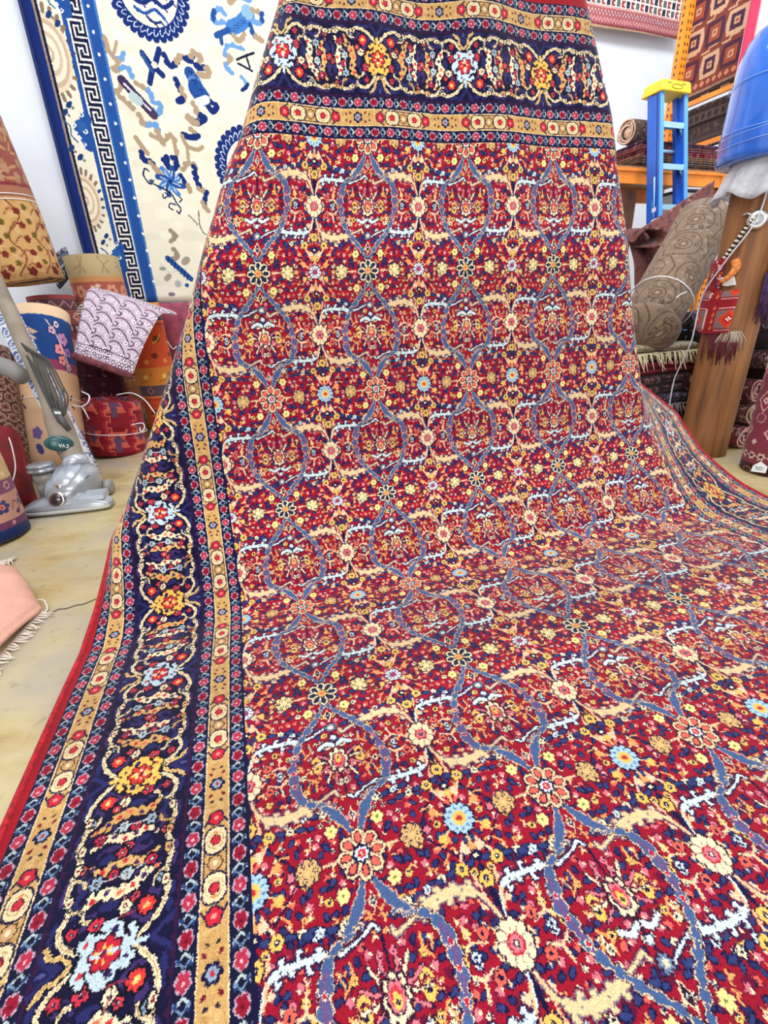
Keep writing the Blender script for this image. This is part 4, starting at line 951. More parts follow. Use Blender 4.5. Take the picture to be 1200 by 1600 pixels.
# red plush bundle
m_red = plain('deep_red_plush', (120, 14, 24), 0.75, noise=0.25, nscale=8, bump=0.3, bscale=120)
f0 = seat(onfloor(8, 792)); rd = empty('folded_rug', f0); tag(rd, 'deep red plush rug folded in a bundle at the left edge, tied with string', 'rug')
fr = Vector((0.2, -1, 0)).normalized()
pillow([at(-60, 652, 2.85), at(26, 672, 2.88), onfloor(56, 786, 0.01), onfloor(-40, 800, 0.01)], 0.22, 14, 14, 0, 0.008, 5, edge=0.12).build('folded_pile', m_red, rd)
MB().tube(spline([at(14, 684, 2.68), at(19, 700, 2.63), at(24, 730, 2.57), at(19, 755, 2.52)], 6), 0.0035, 5).build('tie_string', STRING, rd)
# tan roll with navy end, nearest on the left
m_fr = cloth_m('tan_blue_end_wool', pat_front(), 0.95, 0.62)
f0 = seat(onfloor(-32, 842)); h0 = f0+UP*0.62+LAT*-0.02+DEEP*0.05
fl = roll('rolled_rug', 'tan rug roll with purple border and navy foot, nearest the camera on the left', f0, h0, 0.235, m_fr, seed=11, mat_end=plain('navy_foot_edge', (40, 54, 110), 0.9), thick=0.022)
q0, q1 = onfloor(-30, 886, 0.012), onfloor(24, 872, 0.012)
fringe('fringe', q0, q1, Vector((0.1, -1, 0)), 0.07, 26, FRINGE, fl, 7, 0.0045, 0.02)
# pink folded rug on the floor
m_pk = plain('pink_rug_back', (226, 170, 152), 0.9, noise=0.05, nscale=9, bump=0.35, bscale=180)
c4 = [onfloor(-70, 886, 0.05), onfloor(30, 893, 0.05), onfloor(64, 948, 0.03), onfloor(-40, 1060, 0.03)]
pkr = empty('folded_rug', seat(c4[2])); tag(pkr, 'pink backed rug folded on the concrete at the left edge, white fringe along its side', 'rug')
def hump(s, t): return UP*(0.07*math.exp(-((t-0.35)/0.3)**2)*(1-0.75*s)+0.03*(1-s))
pillow(c4, 0.055, 18, 14, 0, 0.004, 8, bend=hump).build('folded_pile', m_pk, pkr)
fringe('fringe', c4[2]+UP*-0.02, c4[3]+UP*-0.02, Vector((1, -0.35, 0)), 0.045, 30, FRINGE, pkr, 9, 0.0035, 0.02)
MB().tube(spline([onfloor(58, 938, 0.02), onfloor(68, 938, 0.02), onfloor(74, 950, 0.008), onfloor(70, 957, 0.006)], 5), 0.004, 5).build('loose_string_end', FRINGE, pkr)

# ------------------------------------------------------------------ upright vacuum cleaner
silver = plain('silver_grey_plastic', (164, 170, 178), 0.28, metal=0.35, noise=0.05, nscale=8, coat=0.4)
silver2 = plain('polished_alloy', (186, 194, 206), 0.26, metal=0.35, coat=0.4)
tan_bag = plain('grey_tan_bag_cover', (150, 138, 122), 0.7, noise=0.14, nscale=5, bump=0.2, bscale=14)
dark_r = plain('dark_grey_cord', (62, 60, 56), 0.45)
teal = plain('teal_badge', (34, 86, 92), 0.35, coat=0.3)
ivory = plain('badge_lettering', (236, 240, 240), 0.4)
chrome = plain('lamp_chrome', (206, 202, 200), 0.12, metal=0.9)
lampglass = plain('dark_lamp_glass', (60, 40, 46), 0.08, coat=1.0)
rubber = plain('black_rubber', (24, 24, 26), 0.7)
W0_, W1_ = onfloor(32, 812), onfloor(172, 797)
ex = (W1_-W0_).normalized(); NL = (W1_-W0_).length; ey = Vector((-ex.y, ex.x, 0)); 
vac = empty('vacuum_cleaner', (W0_+W1_)/2+ey*0.1); tag(vac, 'silver grey upright vacuum cleaner with teal badge, standing on the concrete before the rolled rugs', 'vacuum cleaner')
def V3(x, y, z): return W0_+ex*(x*NL)+ey*y+UP*z
def loft(mb, rings, cap=True, m=0):
    n = len(rings[0]); base = [p for r_ in rings for p in r_]; fs = []
    for i in range(len(rings)-1):
        for k in range(n): fs.append((i*n+k, i*n+(k+1) % n, (i+1)*n+(k+1) % n, (i+1)*n+k))
    if cap: fs += [tuple(range(n))[::-1], tuple((len(rings)-1)*n+k for k in range(n))]
    mb.add(base, fs, None, m); return mb
# nozzle: flat brush head with a rounded front lip, two sloping shoulders
prof = []
for i, x in enumerate(np.linspace(0, 1, 15)):
    e = 1-abs(2*x-1)**6*0.35; d = 0.135*e; h1 = 0.072+0.035*math.exp(-((x-0.48)/0.2)**2)+0.012*(1-abs(2*x-1)**4)
    y0 = 0.02*abs(2*x-1)**4
    prof.append([V3(x, y0, 0.008), V3(x, y0-0.008, 0.03), V3(x, y0-0.002, 0.052*e), V3(x, y0+0.018, 0.062*e), V3(x, y0+0.06, h1*e), V3(x, d*0.9, h1*e), V3(x, d, h1*0.7*e), V3(x, d, 0.008)])
loft(MB(), prof).build('brush_head', silver, vac)
lip = [V3(x, 0.02*abs(2*x-1)**4-0.004, 0.022) for x in np.linspace(0.0, 1, 15)]
MB().tube(lip, 0.012, 8).build('front_bumper', plain('pale_grey_bumper', (186, 186, 182), 0.4), vac)
for k, x0 in enumerate((0.60,)):
    b = MB(); loft(b, [[V3(x, 0.03, 0.062), V3(x, 0.04, 0.086), V3(x, 0.12, 0.098), V3(x, 0.12, 0.06)] for x in (0.57, 0.6, 0.9, 0.94)]); b.build('top_plate', silver2, vac, smooth=False)
# motor housing
rings = []
for (y, cx, w, z0, z1) in ((0.035, .45, .06, .04, .125), (0.06, .46, .088, .03, .15), (0.10, .47, .11, .03, .178), (0.16, .49, .12, .02, .203), (0.22, .51, .122, .02, .22), (0.28, .53, .115, .02, .225), (0.33, .54, .09, .03, .205), (0.36, .54, .055, .05, .17)):
    ring = []
    for q in np.linspace(0, 2*math.pi, 20, endpoint=False):
        c, s_ = math.cos(q), math.sin(q); sx = math.copysign(abs(c)**0.6, c); sz = math.copysign(abs(s_)**0.6, s_)
        ring.append(V3(cx, y, (z0+z1)/2)+ex*(sx*w)+UP*(sz*(z1-z0)/2))
    rings.append(ring)
loft(MB(), rings).build('motor_housing', silver, vac)
hd = MB(); loft(hd, [[V3(.48, y, z)+ex*dx for dx, z in ((-w, z0), (w, z0), (w*.8, z1), (-w*.8, z1))] for (y, w, z0, z1) in ((.07, .045, .14, .165), (.12, .07, .17, .198), (.2, .078, .19, .226), (.27, .07, .2, .236), (.3, .05, .19, .23))]); hd.build('hood', silver2, vac)
MB().lathe(V3(.44, 0.03, .088), -ey*0.9+UP*0.3, [(.046, -.03), (.048, .0), (.044, .014), (.036, .016)], 24).build('lamp_ring', chrome, vac)
MB().lathe(V3(.44, 0.03, .088), -ey*0.9+UP*0.3, [(.036, .008), (.034, .016), (.022, .022), (.001, .024)], 24).build('lamp_lens', lampglass, vac)
MB().lathe(V3(.45, 0.072, .158), -ey*0.6+UP*0.8, [(.03, -.004), (.03, .002), (.022, .006), (.001, .007)], 16, sx=0.5).build('maker_emblem', chrome, vac)
MB().tube([V3(.58, .07, .13), V3(.66, .1, .15), V3(.72, .16, .17), V3(.74, .26, .16)], 0.004, 6).build('housing_seam', plain('seam_shadow_grey', (96, 100, 106), 0.5), vac)
# exhaust elbow and bag collar on the left
MB().lathe(V3(.15, .24, .0), UP, [(.05, .075), (.058, .085), (.06, .12), (.05, .13), (.054, .14), (.062, .165), (.058, .19), (.045, .2)], 20).build('exhaust_elbow', plain('pearl_grey_plastic', (172, 168, 162), 0.35, coat=0.3), vac)
MB().lathe(V3(.15, .24, .2), UP, [(.04, 0), (.072, .008), (.078, .014), (.078, .024), (.07, .028), (.07, .036), (.074, .04), (.074, .05), (.06, .056)], 24).build('bag_collar', silver, vac)
b = MB(); loft(b, [[V3(.1, .16, .06), V3(.1, .28, .06), V3(.1, .28, .1), V3(.1, .18, .1)], [V3(.36, .1, .05), V3(.4, .26, .05), V3(.4, .26, .13), V3(.4, .13, .11)]]); b.build('exhaust_duct', silver, vac)
for x in (.3, .80):
    MB().lathe(V3(x, .3, .048), ex, [(.03, -.02), (.048, -.016), (.048, .016), (.03, .02)], 18).build('rear_wheel', rubber if x < .5 else plain('grey_wheel', (150, 148, 146), 0.5), vac)
# neck, badge, handle with the grey bag cover
n0 = V3(.53, .27, .215)
path = spline([n0, at(97, 676, 2.86), at(80, 630, 2.86), at(58, 580, 2.86), at(34, 530, 2.87), at(14, 485, 2.88), at(-8, 436, 2.89)], 5)
rad = [0.055+0.022*math.exp(-((i/(len(path)-1)-0.18)/0.13)**2)-0.012*(i/(len(path)-1)) for i in range(len(path))]
MB().tube(path, rad, 16).build('handle_bag_cover', tan_bag, vac)
MB().lathe(n0-UP*0.012, (path[2]-path[0]), [(.06, -.01), (.072, .0), (.074, .04), (.066, .055)], 20).build('neck_collar', silver2, vac)
MB().lathe(n0-UP*0.03, UP, [(.058, 0), (.064, .006), (.064, .022), (.056, .03)], 20).build('neck_gasket', rubber, vac)
bc = at(92, 693, 2.755); toe = (EYE-bc).normalized(); bx = CX; by = toe.cross(bx).normalized(); bx = by.cross(toe).normalized()
bd = MB(); vs = []
def dome(a_, b_): return bc+bx*a_+by*b_+toe*(0.016*(1-(a_/0.078)**2*0.9))
for q in np.linspace(0, 2*math.pi, 32, endpoint=False): vs.append(dome(0.074*math.cos(q), 0.046*math.sin(q)))
mid = [dome(0.04*math.cos(q), 0.025*math.sin(q))+toe*0.006 for q in np.linspace(0, 2*math.pi, 32, endpoint=False)]
vs2 = [v-toe*0.07 for v in vs]; n = len(vs)
bd.add(vs+vs2+mid+[bc+toe*0.026], [(i, (i+1) % n, 2*n+(i+1) % n, 2*n+i) for i in range(n)]+[(2*n+i, 2*n+(i+1) % n, 3*n) for i in range(n)]+[(i, n+i, n+(i+1) % n, (i+1) % n) for i in range(n)]); bo = bd.build('badge', teal, vac)
lt = MB()
for (pts) in ([(.000, -.004), (.006, -.024), (.012, -.004)], [(.016, -.024), (.022, -.004), (.029, -.024)], [(.019, -.017), (.026, -.017)], [(.048, -.006), (.038, -.008), (.040, -.014), (.048, -.018), (.042, -.026), (.034, -.024)]):
    lt.tube([dome(a_, b_)+toe*(0.009-abs(a_)*0.12) for a_, b_ in pts], 0.0028, 5)
lt.build('badge_letters', ivory, bo)
# looped power cord on its two hooks
cm = MB(); side = CX
for k in range(7):
    o = 0.012*k; z = toe*(0.02-0.006*k)
    e = 1.3*k
    pts = [at(33+e, 536+2*k, 2.79), at(48+4.4*k, 550+2*k, 2.80), at(60+6.2*k, 584+3*k, 2.80), at(76+5.0*k, 628-1*k, 2.79), at(92+e, 660-2*k, 2.78), at(82+e, 642-2*k, 2.795), at(60+1.5*k, 596+k, 2.80), at(42+1.2*k, 556+2*k, 2.80)]
    cm.tube(spline(pts, 5), 0.0055, 6)
cm.build('power_cord', dark_r, vac)
MB().tube([at(86, 640, 2.77), at(96, 656, 2.76), at(108, 672, 2.77)], [0.02, 0.022, 0.016], 8).build('cord_hook', plain('dark_grey_plastic', (74, 74, 76), 0.45), vac)
MB().box(at(90, 645, 2.745), bx*0.016, UP*0.008, toe*0.006).build('cord_clip', ivory, vac, False)
MB().tube([at(37, 590, 2.88), at(20, 578, 2.88), at(-8, 568, 2.88)], [0.05, 0.055, 0.055], 12).build('side_grip', plain('grip_grey', (140, 136, 132), 0.5), vac)
# ------------------------------------------------------------------ cream and blue pictorial carpet hung on the back wall
PPM = 300.0
RUG_OFF = 0.05
def build_wall_rug():
    lT, zT = wall_lz(30, 0, RUG_OFF); lB, zB = wall_lz(115, 330, RUG_OFF)
    def edge(z): return lB+(lT-lB)*(z-zB)/(zT-zB)
    zbot = wall_lz(290, 470, RUG_OFF)[1]; ztop = zT+0.55; wid = wall_lz(520, 250, RUG_OFF)[0]-edge(wall_lz(520, 250, RUG_OFF)[1])+0.35
    W, H = int(wid*PPM), int((ztop-zbot)*PPM)
    NV, MB_, LB, TN, CR, BK = (22, 44, 110), (34, 78, 150), (106, 152, 204), (170, 148, 122), (228, 224, 204), (20, 24, 56)
    t = Weave(W, H, CR, wrap=False); r = random.Random(1)
    def q(x, y):
        l, z = wall_lz(x, y, RUG_OFF); return ((l-edge(z))*PPM, (z-zbot)*PPM)
    def k(y): return depth(onwall(200, y, RUG_OFF))/FPX*PPM          # texture dots per photo dot
    for i in range(260): t.disc(r.uniform(0, W), r.uniform(0, H), r.uniform(12, 40), (232, 229, 211) if i % 2 else (221, 217, 195), r.uniform(6, 18))
    A_ = lambda x: q(x, 167)[0]
    e1, e2, e3, e4, e5, e6, e7, e8 = A_(91), A_(94.5), A_(97.5), A_(130), A_(136.5), A_(163), A_(169), A_(183)
    t.rect(0, 0, e1, H, NV); t.rect(e1, 0, e2, H, (150, 132, 116)); t.rect(e2, 0, e3, H, BK)
    t.rect(e4, 0, e5, H, MB_); t.rect(e5, 0, e6, H, (236, 232, 220)); t.rect(e6, 0, e8, H, MB_)
    t.rect(e6, 0, e6+3, H, (60, 110, 180)); t.rect(e8-4, 0, e8-1, H, (70, 120, 190))
    # key fret
    w = e6-e5; p = q(137, 140)[1]-q(137, 172)[1]; y = -p
    FRET = ['#######.', '#.......', '#.#####.', '#.#...#.', '#.#.#.#.', '#...#.#.', '#####.#.', '......#.']
    while y < H+p:
        for j in range(8):
            for i in range(8):
                if FRET[j][i] == '#': t.rect(int(e5+w*(i+0.8)/8.6), int(y+p*j/8), int(e5+w*(i+1.8)/8.6)+1, int(y+p*(j+1)/8)+1, BK)
        y += p
    for (x, y) in ((137.5, 10.5), (146, 51), (155, 86.5), (164, 125), (172.5, 163.5), (180.6, 194), (189.4, 226), (196, 255.5), (203, 282), (210, 310), (216.5, 338), (223.5, 366), (229.5, 392), (234.5, 415.5), (240, 440)):
        a, b = q(x, y); t.disc(a, b, 2.1*k(y), (240, 240, 236))
    L = lambda pts, wd, c, n=5: t.line(curve2([q(*a) for a in pts], n), wd*k(pts[0][1]), c)
    D = lambda x, y, rr, c, ry=None, rot=0: t.disc(*q(x, y), rr*k(y), c, (ry or rr)*k(y), rot)
    # half medallions against the outer edge, blue cloud corners
    for (x, y, s) in ((66, 84, 1.0), (124, 314, 0.72), (12, -120, 1.2)):
        aa, bb = q(x, y); aa = e3; kk = k(y)*s
        for i in range(11):
            qq = -1.4+i*0.28; c_ = (46, 70, 120) if 4 <= i <= 6 else (136, 112, 92)
            t.line([(aa+40*kk*math.cos(qq)*.62, bb+46*kk*math.sin(qq)), (aa+53*kk*math.cos(qq)*.62, bb+56*kk*math.sin(qq+.06))], 5*kk, c_)
        for (rr, c_) in ((46, (222, 206, 180)), (40, (196, 172, 146)), (34, (232, 220, 198)), (26, (204, 184, 158)), (20, (234, 222, 200)), (10, (196, 172, 146)), (5, (232, 220, 198))): t.disc(aa, bb, rr*kk*.62, c_, rr*kk)
    t.rect(0, 0, e1, H, NV); t.rect(e1, 0, e2, H, (150, 132, 116)); t.rect(e2, 0, e3, H, BK)
    for (x, y, s) in ((128, 203, 1), (182, 400, .8), (92, -6, 1)):
        for (dx, dy, rr, c_) in ((-2, 0, 15, MB_), (4, 14, 12, MB_), (8, 26, 9, MB_), (2, -16, 10, MB_), (-4, -4, 9, (44, 92, 160))): D(x+dx*s+4, y+dy*s, rr*s*.8, c_)
        for (dx, dy) in ((-12, -6), (-10, 6), (0, -22), (4, 24), (6, 4), (-4, 14)):
            L([(x+dx*s-3*s, y+dy*s), (x+dx*s, y+dy*s+3*s), (x+dx*s+3*s, y+dy*s), (x+dx*s, y+dy*s-3*s)], 1.7*s, (232, 234, 232))
        for (dx, dy) in ((-26, -26), (-20, -38), (-16, 30), (-2, 44)): D(x+dx*s, y+dy*s, 5.5*s, (28, 56, 110), 3*s, 0.8); D(x+dx*s+6, y+dy*s+5, 2*s, (120, 120, 110))
        L([(x-30*s, y-14*s), (x-18*s, y-4*s), (x-16*s, y+10*s), (x-6*s, y+20*s)], 2.0, (60, 96, 140))
    # dragon roundels
    def roundel(x, y, R0, n=16):
        aa, bb = q(x, y); kk = k(max(y, 0)); t.ring(aa, bb, (R0-15)*kk, (R0-1)*kk, NV)
        for i in range(n*2):
            qq = i*math.pi/n; t.disc(aa+(R0-1)*kk*math.cos(qq), bb+(R0-1)*kk*math.sin(qq), 5*kk, NV)
            px_, py_ = aa+(R0-8)*kk*math.cos(qq), bb+(R0-8)*kk*math.sin(qq)
            t.line(curve2([(px_+5*kk*math.cos(qq+1.7), py_+5*kk*math.sin(qq+1.7)), (px_+4*kk*math.cos(qq), py_+4*kk*math.sin(qq)), (px_-2*kk*math.cos(qq+1.2), py_-2*kk*math.sin(qq+1.2)), (px_-4*kk*math.cos(qq), py_-4*kk*math.sin(qq))], 4), 1.3*kk, (206, 220, 236))
        for (pts, wd, c_) in (([(-30, 6), (-12, 14), (4, 8), (20, 16), (34, 8)], 7, NV), ([(-24, 20), (-10, 26), (6, 20), (18, 30)], 5, MB_), ([(10, -4), (22, 2), (30, -6)], 6, NV), ([(-28, -10), (-14, -4), (-4, -10), (8, -2)], 5, LB), ([(-8, 30), (2, 36), (12, 34)], 4, NV)):
            t.line(curve2([(aa+a*kk, bb-b*kk) for a, b in pts], 5), wd*kk*.8, c_)
            for (a, b) in pts: t.line([(aa+a*kk, bb-b*kk), (aa+(a+4)*kk, bb-(b+5)*kk)], 2*kk, c_)
    roundel(231, -12, 57); roundel(392, 262, 54)
    # knotted ribbons and emblems on the open ground
    def ribbon(pts, cols, wd=11):
        wd = wd*0.64
        cp = curve2([q(*a) for a in pts], 6); n = len(cp); m = len(cols); kk = k(pts[0][1])
        for i in range(m):
            seg = cp[int(i*n/m):int((i+1)*n/m)+2]; t.line(seg, wd*kk, cols[i]); 
            nz = len(seg); lob = [(0.12, .62), (0.5, .74), (0.88, .62)]
            for f_, q_ in lob: z = seg[min(nz-1, int(f_*nz))]; sg = 1 if i % 2 else -1; t.disc(z[0]+sg*wd*0.28*kk, z[1]+wd*0.22*kk, wd*q_*kk, cols[i])
    ribbon([(165, 62), (172, 84), (186, 96), (192, 84)], [TN, LB], 9); ribbon([(186, 96), (180, 112), (196, 106), (206, 122)], [TN, LB], 9); L([(163, 58), (168, 78), (178, 92)], 5, TN); L([(182, 66), (178, 84)], 4, TN)
    ribbon([(192, 134), (184, 148), (196, 160), (208, 172)], [TN, TN], 9); ribbon([(214, 132), (230, 142), (236, 154)], [TN, LB], 9); ribbon([(238, 160), (252, 166), (246, 180), (236, 172)], [LB, LB], 9); ribbon([(218, 180), (226, 196), (240, 196), (248, 210), (256, 226)], [TN, LB, TN], 10)
    L([(212, 216), (222, 230), (230, 240)], 7, TN); ribbon([(236, 212), (256, 220), (268, 212), (276, 242)], [TN, TN], 9)
    t.line([q(190, 126), q(238, 178)], 12*k(150), (58, 48, 82)); t.line([q(194, 132), q(236, 174)], 3*k(150), (214, 206, 214)); t.line([q(208, 152), q(216, 158)], 13*k(150), (176, 196, 196)); D(240, 180, 6, (70, 56, 84))
    for (pts) in ([(222, 84), (232, 98), (240, 106)], [(248, 78), (244, 94), (240, 106)], [(240, 104), (236, 118), (234, 130)], [(240, 104), (248, 112), (254, 118)]): L(pts, 8, NV)
    L([(222, 84), (230, 100), (238, 112)], 5, (40, 80, 140)); D(241, 102, 4.5, CR); 
    ribbon([(258, 88), (266, 104), (274, 100), (284, 90), (296, 96), (302, 84), (312, 92), (308, 106), (322, 108), (324, 120), (312, 118)], [NV, NV, TN, NV, TN, TN, NV, TN, TN], 10)
    ribbon([(276, 126), (282, 140), (286, 156), (280, 160)], [NV, TN, NV], 10); ribbon([(330, 160), (340, 168), (332, 176), (324, 166)], [NV, NV], 9)
    ribbon([(304, 164), (312, 182), (318, 188), (306, 194), (292, 184)], [TN, NV, NV, TN], 11); ribbon([(300, 204), (308, 214), (298, 216), (288, 212)], [TN, NV, NV], 10); L([(284, 212), (292, 228), (308, 234), (316, 230)], 6, TN); L([(292, 228), (294, 248)], 5, TN)
    for (a, b, c_, wd) in (((296, 114), (304, 128), MB_, 16), ((304, 128), (310, 146), (84, 130, 190), 20), ((306, 138), (316, 152), MB_, 24)): t.line([q(*a), q(*b)], wd*k(120), c_)
    for z in ((294, 112), (302, 118), (300, 126), (310, 140), (306, 150), (318, 150)): L([z, (z[0]+5, z[1]+1), (z[0]+5, z[1]+6)], 1.8, (24, 50, 110))
    t.line([q(310, 160), q(322, 156)], 12*k(150), (214, 224, 216)); 
    # fish and its ribbons
    t.line([q(362, 44), q(376, 38), q(388, 24)], 20*k(30), (66, 124, 190)); D(386, 20, 10, (136, 176, 206)); 
    for i in range(5):
        for j in range(3): z = (362+i*5, 46-i*4+j*4); L([(z[0]-2, z[1]), (z[0], z[1]-2), (z[0]+2, z[1])], 1, (30, 70, 140))
    t.line([q(356, 48), q(338, 56)], 8*k(50), MB_); t.line([q(344, 52), q(346, 68)], 6*k(50), (40, 80, 140))
    ribbon([(350, 36), (336, 36), (332, 22), (344, 16), (352, 24)], [LB, MB_, LB], 9); ribbon([(396, 18), (408, 24), (406, 38), (396, 36)], [TN, MB_, LB], 9); ribbon([(360, 6), (372, -4), (388, 2)], [TN, LB], 10); ribbon([(366, 58), (374, 66), (380, 56)], [TN, TN], 9); ribbon([(392, 42), (398, 58), (408, 66)], [MB_, TN], 9)
    ribbon([(380, 78), (358, 72), (350, 86), (362, 92), (352, 104), (362, 116)], [LB, LB, TN, LB], 8); L([(370, 94), (384, 88), (396, 84)], 3, BK); L([(372, 100), (394, 112)], 3, BK); L([(384, 88), (390, 106)], 3, BK); ribbon([(378, 122), (386, 134), (378, 142)], [LB, NV], 7)
    # blue pinwheel flower with scrolls
    ribbon([(222, 240), (226, 252), (236, 256), (246, 268), (252, 280)], [NV, NV, TN, TN], 9)
    ribbon([(256, 252), (262, 248), (262, 262), (274, 264), (276, 250), (270, 248)], [NV, NV, NV], 9)
    for i in range(8):
        qq = i*math.pi/4+.2; a, b = q(266, 284); kk = k(284); t.line(curve2([(a, b), (a+9*kk*math.cos(qq), b+9*kk*math.sin(qq)), (a+19*kk*math.cos(qq+.28), b+19*kk*math.sin(qq+.28))], 4), 7*kk, MB_ if i % 2 else (74, 128, 192))
        t.line([(a, b), (a+15*kk*math.cos(qq+.2), b+15*kk*math.sin(qq+.2))], 1.6*kk, (196, 214, 232))
    D(266, 284, 3, NV)
    L([(232, 268), (226, 264), (224, 274), (230, 284), (236, 288), (240, 282)], 2, BK); L([(240, 288), (256, 296), (268, 304), (276, 318), (282, 326), (280, 334), (276, 330)], 2, BK); L([(254, 304), (256, 310), (262, 306), (258, 302)], 1.8, BK); L([(274, 320), (266, 318), (264, 324), (270, 328)], 1.8, BK); L([(280, 316), (284, 312), (280, 308)], 1.8, BK); D(236, 284, 3, (60, 80, 120))
    ribbon([(286, 266), (294, 256), (304, 262), (306, 278), (312, 296), (322, 302), (318, 318), (326, 330)], [TN, TN, NV, NV, TN, NV, TN], 9); ribbon([(284, 276), (292, 290), (296, 300)], [NV, TN], 8)
    L([(294, 336), (306, 348), (308, 352)], 1.6, (110, 96, 84)); L([(310, 330), (312, 352), (318, 364), (322, 366)], 1.6, (90, 80, 80))
    ribbon([(268, 362), (274, 370), (266, 378)], [(150, 136, 120), (150, 136, 120)], 8); ribbon([(272, 390), (278, 400), (272, 406)], [(150, 136, 120)], 9); D(290, 408, 8, (160, 148, 130), 5, .6)
    t.line([q(262, 404), q(298, 436)], 8*k(420), MB_)
    for i in range(7): t.line([q(264+i*5, 402+i*4.6), q(262+i*5, 410+i*4.6)], 1.4*k(420), (20, 40, 100))
    L([(250, 412), (264, 426), (276, 422)], 2, (200, 206, 200)); D(254, 420, 5, (150, 150, 140), 3); D(262, 434, 7, (160, 156, 140), 4, .7); D(278, 444, 5, (170, 176, 176)); D(292, 446, 3, MB_); D(268, 460, 5, (120, 120, 130), 3)
    im = cloth_image('pictorial_carpet', ragged(t.a, 0.3, 2, 3)); m = cloth('pictorial_carpet_wool', im, 0.3, 0.1, 'EXTEND', wear=0.05)
    nu, nv = 40, 44; top, uvs, fs = [], [], []
    for j in range(nv+1):
        for i in range(nu+1):
            a, b = i/nu, j/nv; z = zbot+(ztop-zbot)*b; l = edge(z)+wid*a
            curl = 0.10*max(0, 1-b/0.22)**2*max(0, 1-a/0.12)            # the lower outer corner lifts off the wall
            off = RUG_OFF+0.012*math.sin(a*9+1)*math.sin(b*3+.5)+curl
            top.append(WALL0+LAT*(l+curl*0.6)-DEEP*off+UP*z); uvs.append((a, b))
    k_ = nu+1
    for j in range(nv):
        for i in range(nu): fs.append((j*k_+i, j*k_+i+1, (j+1)*k_+i+1, (j+1)*k_+i))
    o = mesh_obj('hanging_carpet', top, fs, m, None, uvs, True, WALL0+LAT*(edge(zbot)+wid/2)-DEEP*RUG_OFF+UP*zbot)
    sd = o.modifiers.new('thickness', 'SOLIDIFY'); sd.thickness = 0.014; sd.offset = -1
    tag(o, 'cream hanging carpet with blue key-fret border and ribbon motifs on the white back wall', 'carpet')
    # bound side of the rug
    MB().tube([top[j*k_] for j in range(nv+1)], 0.012, 6).build('bound_edge', plain('navy_binding', (24, 46, 104), 0.9), o)
build_wall_rug()
# ------------------------------------------------------------------ right: pallet rack with folded rugs
orange = plain('orange_rack_paint', (236, 140, 40), 0.45, noise=0.08, nscale=6)
slot_shade = plain('slot_shadow_steel', (60, 34, 20), 0.7)  # slots are solid plates, the shade of the holes put into their colour
NR = at(1163, 140, 4.2); NR = Vector((NR.x, NR.y, 0)); RD = 0.72
BZ = at(1130, 272, 4.2).z                       # middle of the front beam
rack = empty('pallet_rack', NR); tag(rack, 'orange steel pallet rack carrying folded rugs in the far right corner', 'rack')
def upright(p):
    b = MB(); w, d, t_ = 0.045, 0.035, 0.004
    b.box(p+UP*2.1, LAT*w, DEEP*t_, UP*2.1); b.box(p+LAT*w+DEEP*d+UP*2.1, LAT*t_, DEEP*d, UP*2.1); b.box(p-LAT*w+DEEP*d+UP*2.1, LAT*t_, DEEP*d, UP*2.1)
    o = b.build('rack_upright', orange, rack, False)
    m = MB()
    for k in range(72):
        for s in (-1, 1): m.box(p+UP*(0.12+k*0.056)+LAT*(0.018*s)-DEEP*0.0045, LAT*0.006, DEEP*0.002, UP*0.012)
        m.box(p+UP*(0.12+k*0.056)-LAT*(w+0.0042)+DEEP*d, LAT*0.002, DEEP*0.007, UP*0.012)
    s_ = m.build('punched_slots', slot_shade, o, False); s_['kind'] = 'stuff'
    return o
upright(NR); upright(NR+DEEP*RD); upright(NR-LAT*2.72); upright(NR-LAT*2.72+DEEP*RD)
zb1 = at(1160, 131, 4.2).z; zb2 = at(1148, 203, 4.2).z
for z in (zb1, zb2, zb2-0.55):
    MB().box(NR+DEEP*(RD/2)+UP*z-LAT*0.05, LAT*0.014, DEEP*(RD/2), UP*0.02).build('rack_brace', orange, rack, False)
def beam(p, z):
    b = MB(); c = p-LAT*1.36+UP*z
    b.box(c, LAT*1.3, DEEP*0.02, UP*0.055); b.box(c-DEEP*0.026+UP*0.045, LAT*1.3, DEEP*0.008, UP*0.012); b.box(c-DEEP*0.024-UP*0.05, LAT*1.3, DEEP*0.006, UP*0.01)
    for s in (-1, 1): b.box(c+LAT*1.3*s-DEEP*0.02, LAT*0.03, DEEP*0.012, UP*0.1)
    b.build('rack_beam', orange, rack, False)
beam(NR-DEEP*0.0, BZ); beam(NR+DEEP*RD, BZ)
MB().box(NR-LAT*1.36+DEEP*RD/2+UP*(BZ+0.066), LAT*1.30, DEEP*(RD/2+0.01), UP*0.009).build('shelf_board', plain('chipboard', (150, 110, 76), 0.8, noise=0.2, nscale=30), rack, False)

